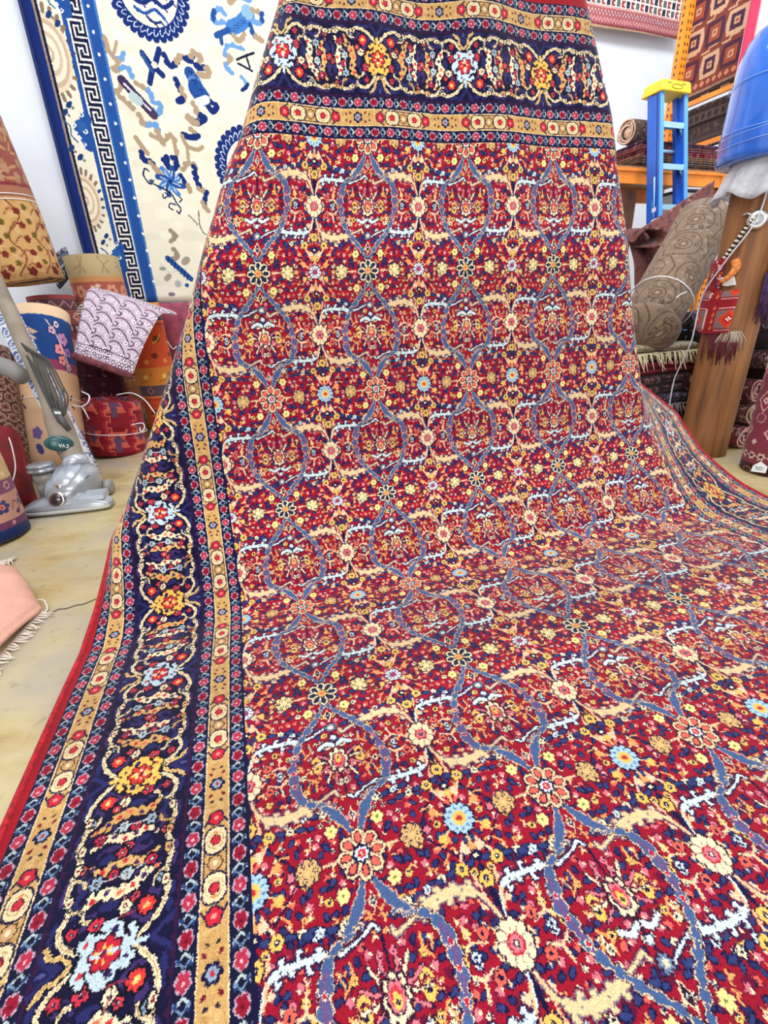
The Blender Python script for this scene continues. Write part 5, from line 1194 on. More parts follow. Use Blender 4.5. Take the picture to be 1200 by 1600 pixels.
# stack of folded rugs on the shelf
flor = lambda nm, g, d, mids, sd: cloth_m(nm+'_wool', pat_floral(nm, g, d, mids, sd, size=(160, 120)), 0.3, 0.22)
stack_m = [flor('shelf_grey_brown', (110, 92, 84), (60, 46, 46), [(170, 150, 130), (150, 110, 100)], 21), flor('shelf_dark_brown', (86, 62, 52), (40, 28, 30), [(150, 116, 90), (120, 70, 60)], 22), flor('shelf_rose', (142, 80, 88), (80, 30, 46), [(206, 170, 160), (190, 120, 130)], 23),
           flor('shelf_crimson', (150, 40, 66), (70, 20, 40), [(220, 170, 170), (190, 90, 110)], 24), flor('shelf_plum', (96, 60, 84), (50, 30, 50), [(190, 160, 180), (150, 110, 130)], 25), flor('shelf_tan', (150, 116, 96), (90, 50, 50), [(206, 180, 150), (170, 90, 80)], 26)]
names = ['dark brown folded rug at the bottom of the shelf stack', 'grey brown folded rug second from the bottom of the shelf stack', 'tan folded rug in the middle of the shelf stack', 'crimson folded rug in the upper half of the shelf stack', 'rose folded rug second from the top of the shelf stack', 'plum folded rug on top of the shelf stack by the rack post']
order = [1, 0, 5, 3, 2, 4]
z = BZ+0.076; zt = at(1100, 222, 4.2).z; hh = (zt-z)/6
rs = random.Random(5)
for i in range(6):
    c = NR-LAT*(0.62+rs.uniform(-.02, .02))+DEEP*(RD/2-0.06)+UP*(z+hh*(i+0.5)); w = 0.50+rs.uniform(-.02, .01)
    s = empty('folded_rug', c); tag(s, names[i], 'rug', 'folded rugs stacked on the rack shelf')
    for j in (0, 1):                            # two folded layers
        zz = UP*(hh*(j-0.5)*0.5)
        m = pillow([c-LAT*w-DEEP*0.3+zz, c+LAT*w-DEEP*0.3+zz, c+LAT*w+DEEP*0.3+zz, c-LAT*w+DEEP*0.3+zz], hh*0.5, 10, 8, 0, 0.0015, i*3+j, edge=hh*0.3)
        m.build('fold_layer', stack_m[order[i]], s)
c = NR-LAT*0.95+DEEP*0.22+UP*zt
roll('rolled_rug', 'dark mottled rug roll lying on top of the folded shelf stack', c-LAT*0.16+UP*0.105, c+LAT*0.12+UP*0.105, 0.10, flor('shelf_mottled', (96, 82, 78), (50, 40, 44), [(150, 130, 120), (120, 90, 90)], 27), seed=21, mat_end=WARP)

# rugs hung inside the end of the rack
def hung(name, label, p0, p1, ztop, zbot0, zbot1, mat, vlen, off, seed, wave=0.012, cat='rug'):
    nu, nv = 16, 16; vs, fs, uvs = [], [], []; n = (p1-p0).cross(UP).normalized(); W_ = (p1-p0).length
    for j in range(nv+1):
        for i in range(nu+1):
            a, b = i/nu, j/nv; zb = zbot0*(1-a)+zbot1*a
            p = p0.lerp(p1, a)+n*(wave*math.sin(9*a+seed+b*2)*(0.3+0.7*(1-b))); p.z = zb+(ztop-zb)*b
            vs.append(p); uvs.append((a*W_, (p.z-min(zbot0, zbot1))))
    k = nu+1
    for j in range(nv):
        for i in range(nu): fs.append((j*k+i, j*k+i+1, (j+1)*k+i+1, (j+1)*k+i))
    o = mesh_obj(name, vs, fs, mat, None, uvs, True, p0.lerp(p1, .5))
    sd = o.modifiers.new('thickness', 'SOLIDIFY'); sd.thickness = 0.012; sd.offset = 0
    tag(o, label, cat); return o
m_dk = cloth_m('dark_kilim_wool', pat_dark_kilim(), 0.72, 1.08)
pf, pn = NR+DEEP*(RD+0.10)+LAT*0.075, NR+DEEP*0.06+LAT*0.075
zf = at(1088, 166, 4.6).z; zn = at(1150, 118, 4.25).z
hung('hanging_kilim', 'brown and plum geometric kilim hung inside the orange rack end', pf, pn, 3.9, zb1+0.03, zb1+0.07, m_dk, 1.0, 0, 1)
hung('hanging_rug', 'dark grey striped rug hung below the geometric kilim inside the rack end', pf+LAT*0.03, pn+LAT*0.03, zb1-0.0, zb2-0.02, zb2, cloth_m('dark_striped_wool', pat_bands('dark_stripes', [(30, (58, 46, 46), (96, 78, 72), 'fern'), (10, (84, 72, 70), None, None), (34, (70, 56, 56), (104, 86, 78), 'fern'), (8, (40, 32, 36), None, None), (26, (92, 78, 74), (60, 48, 48), 'dash')], 31), 0.4, 0.34), 1.0, 0, 2)
# check kilim hanging from the rack top against the white wall
m_ck = cloth_m('check_kilim_wool', pat_check_kilim(), 1.1, 0.40)
pa = onwall(905, 30, 0.16); pb = onwall(1068, 58, 0.16)
zc0, zc1 = onwall(935, 42, 0.16).z, onwall(1066, 62, 0.16).z
hung('hanging_kilim', 'red and cream checked kilim hung high on the white wall beside the rack', Vector((pa.x, pa.y, 0)), Vector((pb.x, pb.y, 0)), zc0+0.75, zc0, zc1, m_ck, 1, 0, 3, 0.008)
# striped cloth hanging over the rack corner
st = Weave(90, 60, (236, 236, 238))
for k in range(3): st.rect(k*30, 0, k*30+15, 60, (214, 66, 98))
for k in range(6): st.rect(k*15-1, 0, k*15+1, 60, (220, 170, 180))
m_fl = cloth_m('striped_cotton', cloth_image('striped_cloth', st.a), 0.62, 0.5, sheen=0.05)
p0 = at(1146, 130, 4.0); p0.z = 0; p1 = p0-DEEP*0.62+LAT*0.05
hung('striped_cloth', 'red and white striped cloth hanging at the top right corner', p0, p1, 3.6, at(1146, 131, 4.0).z, at(1146, 131, 4.0).z+0.02, m_fl, 1, 0, 4, 0.012, 'cloth')

# things under the shelf
wood_d = plain('brown_board', (104, 64, 46), 0.7, noise=0.2, nscale=8)
b0 = at(1004, 322, 4.15); bx_ = empty('wooden_box', Vector((b0.x, b0.y, 0)))
tag(bx_, 'brown board box standing under the rack beam left of the ladder', 'box')
c = Vector((b0.x, b0.y, 0))-LAT*0.16+DEEP*0.30; bh = at(1004, 296, 4.2).z/2
for (cc, a, b, h) in ((c-DEEP*0.15+UP*bh, LAT*0.22, DEEP*0.01, UP*bh), (c+DEEP*0.15+UP*bh, LAT*0.22, DEEP*0.01, UP*bh), (c-LAT*0.215+UP*bh, LAT*0.01, DEEP*0.14, UP*bh), (c+LAT*0.215+UP*bh, LAT*0.01, DEEP*0.14, UP*bh), (c+UP*(bh*2-.012), LAT*0.205, DEEP*0.14, UP*0.012)): MB().box(cc, a, b, h).build('panel', wood_d, bx_, False)
pw = plain('white_plastic', (214, 214, 210), 0.4); pb_ = plain('black_plastic_rim', (30, 30, 32), 0.5)
c = at(1062, 322, 4.5); cr = empty('plastic_tub', c); tag(cr, 'white plastic tub with a black rim under the rack, behind the ladder', 'tub')
tb = MB(); loft(tb, [[c+LAT*(sx*w)+DEEP*(sy*w*0.8)+UP*z_ for sx, sy in ((-1, -1), (1, -1), (1, 1), (-1, 1))] for z_, w in ((-.13, .12), (.09, .15))]); tb.build('tub', pw, cr, False)
rim = MB(); q = [c+LAT*(sx*.155)+DEEP*(sy*.125)+UP*0.1 for sx, sy in ((-1, -1), (1, -1), (1, 1), (-1, 1), (-1, -1))]; rim.tube(q, 0.014, 6); rim.build('rim', pb_, cr)
c2 = Vector((c.x, c.y, 0)); cb = empty('carton', c2); tag(cb, 'brown carton carrying the white plastic tub under the rack', 'carton')
MB().box(c2+UP*((c.z-.13)/2), LAT*0.15, DEEP*0.14, UP*((c.z-.134)/2)).build('body', plain('carton_brown', (120, 90, 66), 0.85, noise=0.1, nscale=5), cb, False)
MB().box(c2+UP*((c.z-.13)*0.5)-DEEP*0.141, LAT*0.15, DEEP*0.001, UP*0.02).build('tape', plain('carton_tape', (176, 150, 110), 0.4), cb, False)

# ------------------------------------------------------------------ blue step ladder
lblue = plain('blue_fibreglass', (38, 100, 206), 0.35, noise=0.05, nscale=12, coat=0.2)
lsky = plain('pale_blue_edge', (86, 160, 236), 0.35)
alu = plain('aluminium_step', (166, 212, 238), 0.35, metal=0.15)
yel = plain('yellow_cap_plastic', (250, 206, 48), 0.4)
lab = plain('white_label', (232, 236, 240), 0.5); ink = plain('black_print', (34, 30, 26), 0.6); inkb = plain('dark_blue_print', (20, 40, 110), 0.5)
LD = 3.88
top = at(1054, 144, LD)                         # middle of the cap's underside, front edge
lad = empty('step_ladder', Vector((top.x, top.y, 0))); tag(lad, 'blue fibreglass step ladder with a yellow cap, standing before the rack', 'ladder')
fwd = -DEEP
def lp_(t, s, front=True):                      # point on a rail: t metres below the cap, s side
    spread = 0.145+0.018*t
    return top+LAT*(s*spread)+(fwd*(0.0+0.215*t) if front else fwd*(-0.105+0.215*t))-UP*t
Hh = top.z
for s in (-1, 1):
    a_, b_ = lp_(0.0, s), lp_(Hh-0.01, s); ax = (b_-a_)/2; mid = (a_+b_)/2; dn = ax.normalized(); dp = (DEEP-dn*DEEP.dot(dn)).normalized()
    r_ = MB(); r_.box(mid+dp*0.045, LAT*0.007, dp*0.043, ax); r_.box(mid+dp*0.012-LAT*s*0.018, LAT*0.012, dp*0.005, ax); r_.box(mid+dp*0.08-LAT*s*0.018, LAT*0.012, dp*0.005, ax)
    o = r_.build('front_rail', lblue, lad, False)
    MB().box(mid+dp*0.002-LAT*s*0.008, LAT*0.02, dp*0.0035, ax).build('rail_edge', lsky, o, False)
    if s < 0:
        MB().box(mid+dp*0.034+LAT*s*0.008, LAT*0.0012, dp*0.003, ax).build('web_groove', inkb, o, False)
        for (t, hgt, w_) in ((0.86, .03, .02), (0.94, .012, .026), (0.98, .012, .026), (1.02, .012, .026), (1.09, .05, .024)):
            pt = lp_(t, s)+dp*0.052+LAT*s*0.0085; MB().box(pt, LAT*0.0012, dp*w_, dn*hgt*0.5+dn*0.002).build('rail_label', lab, o, False)
        l2 = MB()
        for j in range(4): pt = lp_(1.076+j*.011, s)+dp*0.052+LAT*s*0.0102; l2.box(pt, LAT*0.0006, dp*(.016-.002*j), dn*0.0018)
        l2.build('label_print', ink, o, False)['kind'] = 'stuff'
    a_, b_ = lp_(0.0, s, False), lp_(Hh-0.01, s, False); ax = (b_-a_)/2; mid = (a_+b_)/2
    MB().box(mid, LAT*0.008, DEEP*0.028, ax).box(mid-DEEP*0.024-LAT*s*0.014, LAT*0.012, DEEP*0.004, ax).build('rear_rail', lblue, lad, False)
for k in range(1, 9):
    t = -0.093+k*0.311
    if t > Hh-0.1: break
    a_, b_ = lp_(t, -1), lp_(t, 1); c = (a_+b_)/2; w = (b_-a_).length/2-0.006
    b = MB(); b.box(c+DEEP*0.042, LAT*w, DEEP*0.040, UP*0.005); b.box(c+DEEP*0.004-UP*0.016, LAT*w, DEEP*0.004, UP*0.020); b.box(c+DEEP*0.08-UP*0.01, LAT*w, DEEP*0.003, UP*0.013)
    o = b.build('step', alu, lad, False)
    for s in (-1, 1): MB().tube([c+LAT*(s*w)+DEEP*0.02-UP*0.075, c+LAT*(s*(w-0.045))+DEEP*0.02-UP*0.025], 0.008, 6).build('step_gusset', alu, o)
for k in range(0, 4):
    t = 0.4+k*0.56
    a_, b_ = lp_(t, -1, False), lp_(t, 1, False); MB().tube([a_, b_], 0.012, 8).build('rear_brace', alu, lad)
for s in (-1, 1):
    MB().tube([lp_(0.62, s)+DEEP*0.05+LAT*s*0.012, lp_(1.0, s)*0.5+lp_(0.9, s, False)*0.5, lp_(0.62, s, False)], 0.008, 6).build('spreader_bar', alu, lad)
    MB().box(lp_(1.22, s)+DEEP*0.045+LAT*s*0.01, LAT*0.004, DEEP*0.04, UP*0.025).build('spreader_plate', plain('grey_plate', (120, 126, 134), 0.4, metal=0.6), lad, False)
rod_m = plain('pale_rod', (206, 214, 222), 0.3, metal=0.6)
MB().tube([lp_(1.24, -1)+DEEP*0.03-LAT*0.016, lp_(1.75, -1)+DEEP*0.012-LAT*0.016], 0.005, 6).build('support_rod', rod_m, lad)
MB().tube([lp_(1.24, -1)+DEEP*0.06-LAT*0.016, lp_(1.75, -1)+DEEP*0.055-LAT*0.016], 0.005, 6).build('support_rod', rod_m, lad)
# cap: a shell that flares out downwards
cp = MB(); ct = top+UP*0.0
loft(cp, [[ct+LAT*(sx*w)+fwd*(f_)+UP*z_ for sx, f_ in ((-1, fa), (1, fa), (1, -fb), (-1, -fb))] for z_, w, fa, fb in ((-0.004, 0.170, 0.026, 0.19), (0.068, 0.160, 0.012, 0.17), (0.080, 0.150, 0.0, 0.16))])
cap = cp.build('cap', yel, lad, False)
try:
    cap.modifiers.new('soft_edge', 'BEVEL').width = 0.006
except Exception: pass
fn = (fwd*0.095+UP*0.018).normalized(); fc = ct+UP*0.031+fwd*0.0198
cu = (UP-fn*UP.dot(fn)).normalized()
lg = MB(); lg.tube([fc+LAT*(0.062*math.cos(q))+cu*(0.017*math.sin(q)) for q in np.linspace(0, 2*math.pi, 29)], 0.0022, 4)
for (x0, y0) in ((-0.09, 0.022), (0.075, 0.022)): lg.box(fc+LAT*x0+cu*y0, LAT*0.022, cu*0.002, fn*0.0012)
lgo = lg.build('cap_emblem', ink, cap)
fcv = bpy.data.curves.new('cap_lettering', 'FONT'); fcv.body = 'WERNER'; fcv.size = 0.024; fcv.align_x = 'CENTER'; fcv.align_y = 'CENTER'; fcv.extrude = 0.0006
fo = bpy.data.objects.new('lettering', fcv); fcv.materials.append(ink)
dg = None
COL.objects.link(fo); bpy.context.view_layer.update(); me = bpy.data.meshes.new_from_object(fo.evaluated_get(bpy.context.evaluated_depsgraph_get())); bpy.data.objects.remove(fo)
Rm = Matrix((LAT, cu, fn)).transposed()
mesh_obj('lettering', [fc+fn*0.001+Rm @ v.co for v in me.vertices], [tuple(p.vertices) for p in me.polygons], ink, lgo, None, False)

# ------------------------------------------------------------------ wooden post and what hangs on it
def wood_post():
    m, nt, b = new_mat('old_post_wood'); L = nt.links
    tc = nt.nodes.new('ShaderNodeTexCoord'); mp = nt.nodes.new('ShaderNodeMapping'); mp.inputs['Scale'].default_value = (14, 14, 0.9); L.new(tc.outputs['Object'], mp.inputs[0])
    n = nt.nodes.new('ShaderNodeTexNoise'); n.inputs['Scale'].default_value = 1.6; n.inputs['Detail'].default_value = 9; n.inputs['Roughness'].default_value = 0.65; L.new(mp.outputs[0], n.inputs['Vector'])
    r = nt.nodes.new('ShaderNodeValToRGB'); e = r.color_ramp.elements; e[0].position = 0.30; e[0].color = srgb((98, 60, 34)); e[1].position = 0.75; e[1].color = srgb((172, 120, 70)); x = e.new(0.48); x.color = srgb((140, 90, 50)); L.new(n.outputs[0], r.inputs[0])
    L.new(r.outputs[0], b.inputs['Base Color']); b.inputs['Roughness'].default_value = 0.62
    bp = nt.nodes.new('ShaderNodeBump'); bp.inputs['Strength'].default_value = 0.5; bp.inputs['Distance'].default_value = 0.01; L.new(n.outputs[0], bp.inputs['Height']); L.new(bp.outputs[0], b.inputs['Normal'])
    return m
PB = onfloor(1095, 706); PB = Vector((PB.x, PB.y, 0)); PR = 0.138
rp = random.Random(8); pv, pfc = [], []
for j in range(34):
    z_ = 4.9*j/33
    for k in range(28):
        q = 2*math.pi*k/28; rr_ = PR*(1+0.03*math.sin(2*q+z_*1.3)+0.02*math.sin(5*q+z_*0.6)+0.012*math.sin(11*q+2*z_))*(1.05-0.02*z_)
        pv.append(PB+Vector((math.cos(q)*rr_, math.sin(q)*rr_, z_)))
for j in range(33):
    for k in range(28): pfc.append((j*28+k, j*28+(k+1) % 28, (j+1)*28+(k+1) % 28, (j+1)*28+k))
pfc += [tuple(range(28))[::-1], tuple(33*28+k for k in range(28))]
post = mesh_obj('wooden_post', pv, pfc, wood_post(), None, None, True, PB); tag(post, 'round brown timber post standing on the floor right of the hoisted carpet', 'post')
tc_ = (EYE-PB); tc_.z = 0; tc_.normalize(); ts_ = Vector((-tc_.y, tc_.x, 0))   # towards the viewer, and to the viewer's right
ts_ = ts_ if ts_.dot(CX) > 0 else -ts_
def on_post(a, z_, off=0.0):                    # a: angle round the post from the viewer's side
    return PB+UP*z_+(tc_*math.cos(a)+ts_*math.sin(a))*(PR*1.06+off)
# blue stretch film bundle on the post
blue_f = plain('blue_stretch_film', (44, 108, 214), 0.12, noise=0.10, nscale=7, bump=0.35, bscale=5, coat=0.8)
zb_ = at(1130, 252, 2.45).z; zt_ = zb_+0.55
fb = empty('film_bundle', PB+UP*zb_); tag(fb, 'blue plastic film bundle wrapped round the top of the timber post', 'plastic wrap')
pr = [(0.15, -0.01), (0.235, -0.012), (0.25, 0.0), (0.252, 0.03), (0.249, 0.05), (0.253, 0.07), (0.247, 0.2), (0.243, 0.35), (0.236, 0.43), (0.215, 0.50), (0.19, 0.535), (0.155, 0.55)]
MB().lathe(PB+UP*zb_, UP, pr, 40).build('film_roll', blue_f, fb)
wr_ = MB()
for (z0, z1) in ((0.06, 0.10), (0.12, 0.105), (0.10, 0.15), (0.33, 0.30)):
    wr_.tube([PB+UP*(zb_+z0+(z1-z0)*(0.5+0.5*math.cos(q)))+Vector((math.cos(q), math.sin(q), 0))*0.2525 for q in np.linspace(0, 2*math.pi, 41)], 0.0022, 5)
wr_.build('film_ridge', plain('pale_film_ridge', (110, 160, 236), 0.15, coat=0.8), fb)
m, nt, b_ = new_mat('clear_bag_plastic'); b_.inputs['Base Color'].default_value = srgb((236, 238, 244)); b_.inputs['Roughness'].default_value = 0.10; b_.inputs['Transmission Weight'].default_value = 0.45; b_.inputs['IOR'].default_value = 1.2
n_ = nt.nodes.new('ShaderNodeTexNoise'); n_.inputs['Scale'].default_value = 16; tcx = nt.nodes.new('ShaderNodeTexCoord'); nt.links.new(tcx.outputs['Object'], n_.inputs['Vector']); bpx = nt.nodes.new('ShaderNodeBump'); bpx.inputs['Strength'].default_value = 0.9; bpx.inputs['Distance'].default_value = 0.02; nt.links.new(n_.outputs[0], bpx.inputs['Height']); nt.links.new(bpx.outputs[0], b_.inputs['Normal'])
vs, fs = [], []; NN = 72
for j in range(7):
    t = j/6
    for k in range(NN):
        q = 2*math.pi*k/NN; pl = math.sin(q*9+1.3*t)+0.6*math.sin(q*17+t*2); R_ = 0.175+0.05*t+0.022*t*pl; zz = zb_+0.0-0.17*t*(1+0.16*math.sin(q*5+1))
        vs.append(PB+Vector((math.cos(q)*R_, math.sin(q)*R_, zz)))
for j in range(6):
    for k in range(NN): fs.append((j*NN+k, j*NN+(k+1) % NN, (j+1)*NN+(k+1) % NN, (j+1)*NN+k))
sk = mesh_obj('clear_skirt', vs, fs, m, fb); sk.modifiers.new('thickness', 'SOLIDIFY').thickness = 0.002
# woven bag, its braid, buckle and cord
m_bag = cloth_m('saddlebag_wool', pat_bag(), 0.185, 0.17)
def wrap_patch(a0, a1, z0, z1, thick, off, nu=12, nv=10, shear=0.0, wave=0.004, seed=0):
    vs, uvs, fs = [], [], []
    for side in (1, 0):
        for j in range(nv+1):
            for i in range(nu+1):
                a, b = i/nu, j/nv; e = min(1, min(a, 1-a, b, 1-b)*6); f = math.sqrt(max(0, 1-(1-e)**2))
                zz = z0+(z1-z0)*b+wave*math.sin(a*7+seed)
                vs.append(on_post(a0+(a1-a0)*a+shear*(1-b), zz, off+(thick*(0.5+0.5*f) if side else thick*0.5*(1-f)))); uvs.append((a*(a1-a0)*PR*1.15, b*(z1-z0)))
    k = nu+1; n = (nv+1)*k
    for j in range(nv):
        for i in range(nu):
            q_ = (j*k+i, j*k+i+1, (j+1)*k+i+1, (j+1)*k+i); fs.append(q_); fs.append(tuple(n+x for x in q_[::-1]))
    for i in range(nu): fs.append((i+1, i, n+i, n+i+1)); q_ = nv*k+i; fs.append((q_, q_+1, n+q_+1, n+q_))
    for j in range(nv): a_ = j*k; fs.append((a_, a_+k, n+a_+k, n+a_)); a_ = j*k+nu; fs.append((a_+k, a_, n+a_, n+a_+k))
    return MB().add(vs, fs, uvs)
bag = empty('woven_bag', on_post(-0.7, 0.9)); tag(bag, 'small red woven saddlebag hanging on the timber post by a braided cord', 'bag')
z0b, z1b = 0.765, 0.995
wrap_patch(-1.62, 0.02, z0b, z1b, 0.035, 0.002, 14, 12, -0.05, 0.003, 1).build('lower_pouch', m_bag, bag)
m_bag2 = cloth_m('saddlebag_flap_wool', pat_floral('bag_flap', (150, 36, 44), (40, 20, 46), [(206, 80, 40), (70, 50, 90), (220, 190, 180)], 41, n=40, size=(100, 100)), 0.16, 0.16)
wrap_patch(-1.5, -0.6, z1b-0.03, z1b+0.17, 0.022, 0.004, 10, 10, -0.05, 0.006, 3).build('upper_pouch', m_bag2, bag)
br = spline([on_post(-0.08, 1.345, 0.012), on_post(-0.3, 1.28, 0.014), on_post(-0.62, 1.19, 0.012), on_post(-0.92, 1.12, 0.014), on_post(-1.1, 1.07, 0.02)], 9)
b1, b2 = MB(), MB()
for i in range(len(br)-1):
    d = (br[i+1]-br[i]); sd_ = d.cross(tc_).normalized()
    (b1 if i % 2 else b2).tube([br[i]+sd_*0.008*(1 if i % 2 else -1), br[i+1]-sd_*0.008*(1 if i % 2 else -1)+d*0.3], 0.0085, 6)
b1.build('braid_dark', plain('black_braid', (26, 22, 24), 0.8), bag); b2.build('braid_pale', FRINGE, bag)
MB().lathe(on_post(0.03, 1.335, 0.002), (tc_*0.99+ts_*0.05), [(0.045, 0), (0.048, 0.006), (0.04, 0.016), (0.026, 0.012), (0.001, 0.01)], 28).build('round_buckle', chrome, bag)
MB().tube([on_post(-0.12, 1.36, 0.01), on_post(-0.3, 1.37, 0.012), on_post(-0.42, 1.365, 0.01)], 0.007, 6).build('buckle_prong', chrome, bag)
MB().tube(spline([on_post(-0.35, 1.15, 0.012), on_post(-0.25, 1.11, 0.016), on_post(-0.35, 1.07, 0.03), on_post(-0.55, 1.04, 0.03)], 6), [0.02, 0.021, 0.022, 0.022, 0.022, 0.022, 0.022, 0.02, 0.02, 0.018, 0.018, 0.016, 0.016, 0.016, 0.016, 0.014, 0.012, 0.012, 0.01], 8).build('orange_tassel', plain('orange_wool', (222, 132, 66), 0.9, noise=0.2, nscale=60), bag)
wrap_patch(-0.62, -0.22, 1.02, 1.065, 0.012, 0.02, 8, 4, 0.1, 0.002, 2).build('pale_strap', plain('grey_white_strap', (206, 202, 200), 0.8), bag)
cordp = spline([on_post(0.1, 1.55, 0.03), on_post(0.02, 1.34, 0.03), on_post(-0.5, 1.16, 0.04), on_post(-1.0, 1.02, 0.045), on_post(-1.25, 0.93, 0.045), on_post(-1.18, 0.80, 0.05), on_post(-1.25, 0.70, 0.05), on_post(-1.55, 0.58, 0.07), on_post(-1.75, 0.46, 0.1), on_post(-1.75, 0.33, 0.1), on_post(-1.8, 0.2, 0.1)], 7)
MB().tube(cordp, 0.0042, 6).build('white_cord', plain('white_nylon_cord', (206, 212, 226), 0.4), bag)
tz = MB(); rt = random.Random(3)
for i in range(30):
    a = rt.uniform(-0.35, 0.55); tz.tube([on_post(a*0.6, 0.775, 0.012), on_post(a, 0.73, 0.016), on_post(a*1.3-0.1, 0.665, 0.006)], [0.004, 0.003, 0.0015], 4)
o = tz.build('grey_tassel', plain('grey_wool_tassel', (170, 156, 140), 0.9), bag); o['kind'] = 'stuff'
tz = MB()
for i in range(36):
    a = rt.uniform(-0.9, 0.3); tz.tube([on_post(a, 0.765, 0.012), on_post(a+0.05, 0.70, 0.014), on_post(a+rt.uniform(-.05, .15), rt.uniform(0.58, 0.64), 0.004)], [0.004, 0.003, 0.0015], 4)
o = tz.build('maroon_fringe', plain('maroon_wool_fringe', (96, 30, 44), 0.9), bag); o['kind'] = 'stuff'
# striped bag with a purple fringe round the other side
yb = empty('woven_bag', on_post(1.35, 1.15)); tag(yb, 'yellow and black woven bag with a dark purple fringe on the right of the post', 'bag')
m_yb = cloth_m('yellow_black_wool', pat_bands('yellow_black', [(16, (40, 26, 30), (206, 170, 60), 'dash'), (30, (150, 60, 40), (40, 24, 30), 'dia'), (26, (230, 178, 50), (60, 30, 30), 'rose'), (10, (30, 22, 28), None, None), (24, (176, 80, 44), (236, 200, 90), 'zig')], 51), 0.16, 0.2)
wrap_patch(0.72, 2.3, 1.06, 1.30, 0.03, 0.004, 12, 10, 0.12, 0.004, 5).build('pouch', m_yb, yb)
tz = MB()
for i in range(90):
    a = rt.uniform(0.7, 2.2); tz.tube([on_post(a, 1.075, 0.014), on_post(a+rt.uniform(-.1, .1), 0.97, 0.03), on_post(a+rt.uniform(-.15, .2), rt.uniform(0.80, 0.90), 0.016)], [0.006, 0.005, 0.002], 4)
o = tz.build('purple_fringe', plain('purple_wool_fringe', (58, 34, 74), 0.9, noise=0.3, nscale=30), yb); o['kind'] = 'stuff'
MB().tube([on_post(a, 1.07+0.02*math.sin(a), 0.03) for a in np.linspace(0.72, 2.3, 12)], 0.011, 6).build('black_hem', plain('black_hem', (24, 20, 26), 0.9), yb)
yc = MB(); yc.tube([on_post(0.76, 1.10, 0.03), on_post(0.84, 1.20, 0.03), on_post(0.95, 1.31, 0.03)], 0.007, 6); yc.build('yellow_piping', plain('yellow_piping', (214, 190, 80), 0.8), yb)

# ------------------------------------------------------------------ the heap between carpet and post
m_ta = cloth_m('taupe_scroll_wool', pat_taupe(), 0.62, 0.72)
hd_, ft_ = at(1097, 350, 3.44), at(1012, 512, 3.2)
tr = roll('rolled_rug', 'thick taupe rug roll leaning on the heap left of the post, tied with white string', ft_, hd_, 0.197, m_ta, seed=31, turns=3.2, thick=0.02, sag=0.035, mat_end=plain('pale_rug_edges', (226, 196, 172), 0.9, noise=0.1, nscale=40))
ax = hd_-ft_; gd = [(0.207*math.cos(q), -0.15*math.sin(q)) for q in np.linspace(0, 1.5, 8)]
MB().lathe(ft_+ax.normalized()*0.01, ax, gd[::-1], 28).build('gathered_end', m_ta, tr)
tie(tr, ft_+ax*0.22, ax+LAT*0.12, 0.212, STRING, 0.0045)
MB().tube(spline([at(1056, 466, 3.0), at(1064, 460, 2.99), at(1073, 456, 2.99)], 4), 0.0045, 5).build('loose_string_end', STRING, tr)
m_mr = cloth_m('maroon_drape_wool', pat_floral('maroon_drape', (108, 68, 64), (58, 32, 34), [(150, 112, 100), (84, 48, 52), (172, 136, 122), (96, 70, 84)], 61), 0.4, 0.5)
dr = empty('draped_rug', at(1045, 360, 3.75)); tag(dr, 'maroon rug thrown over the heap behind the taupe roll, its end curling open', 'rug')
pillow([at(985, 366, 3.66), at(1112, 286, 3.76), at(1124, 330, 3.72), at(1000, 470, 3.62)], 0.10, 20, 14, 0, 0.016, 12).build('folded_pile', m_mr, dr)
cu_ = MB(); cpts = [at(990, 378, 3.52), at(1008, 358, 3.48), at(1036, 358, 3.44), at(1048, 372, 3.42), at(1036, 384, 3.42), at(1018, 388, 3.44)]
s1 = spline(cpts, 5); s2 = [p+DEEP*0.22+UP*0.03+LAT*0.05 for p in s1]; nn_ = len(s1)
cu_.add(s1+s2, [(i, i+1, nn_+i+1, nn_+i) for i in range(nn_-1)], [(i*0.02, 0) for i in range(nn_)]+[(i*0.02, 0.22) for i in range(nn_)])
co = cu_.build('curled_end', m_mr, dr); co.modifiers.new('thickness', 'SOLIDIFY').thickness = 0.012
# the heap itself: folded rugs from the floor up
hm = [flor('heap_black_grey', (52, 46, 54), (24, 20, 26), [(150, 146, 150), (100, 90, 104)], 71), flor('heap_slate_purple', (92, 80, 100), (40, 34, 50), [(170, 160, 170), (140, 130, 140)], 72), flor('heap_plum_brown', (78, 50, 54), (34, 22, 28), [(160, 130, 124), (120, 80, 84)], 73), plain('heap_crimson', (132, 34, 52), 0.9, noise=0.25, nscale=10, bump=0.3, bscale=150), flor('heap_cream', (196, 186, 160), (120, 110, 90), [(220, 214, 196), (160, 150, 130)], 74), flor('heap_grey_rose', (150, 124, 132), (84, 60, 70), [(206, 190, 194), (170, 130, 140)], 75), flor('heap_dark_red', (92, 44, 48), (40, 20, 26), [(150, 96, 90), (120, 70, 70)], 76)]
hl = ['black and grey folded rug at the bottom of the heap behind the carpet', 'slate purple folded rug low in the heap left of the post', 'plum brown folded rug in the middle of the heap left of the post', 'crimson folded cloth in the heap left of the post', 'cream folded rug with thick fringe in the heap left of the post', 'grey rose folded rug under the taupe roll', 'dark red folded rug beneath the maroon throw']
H0 = onfloor(1045, 690); H0 = Vector((H0.x, H0.y, 0))+DEEP*0.34+LAT*0.02
zz = 0.0
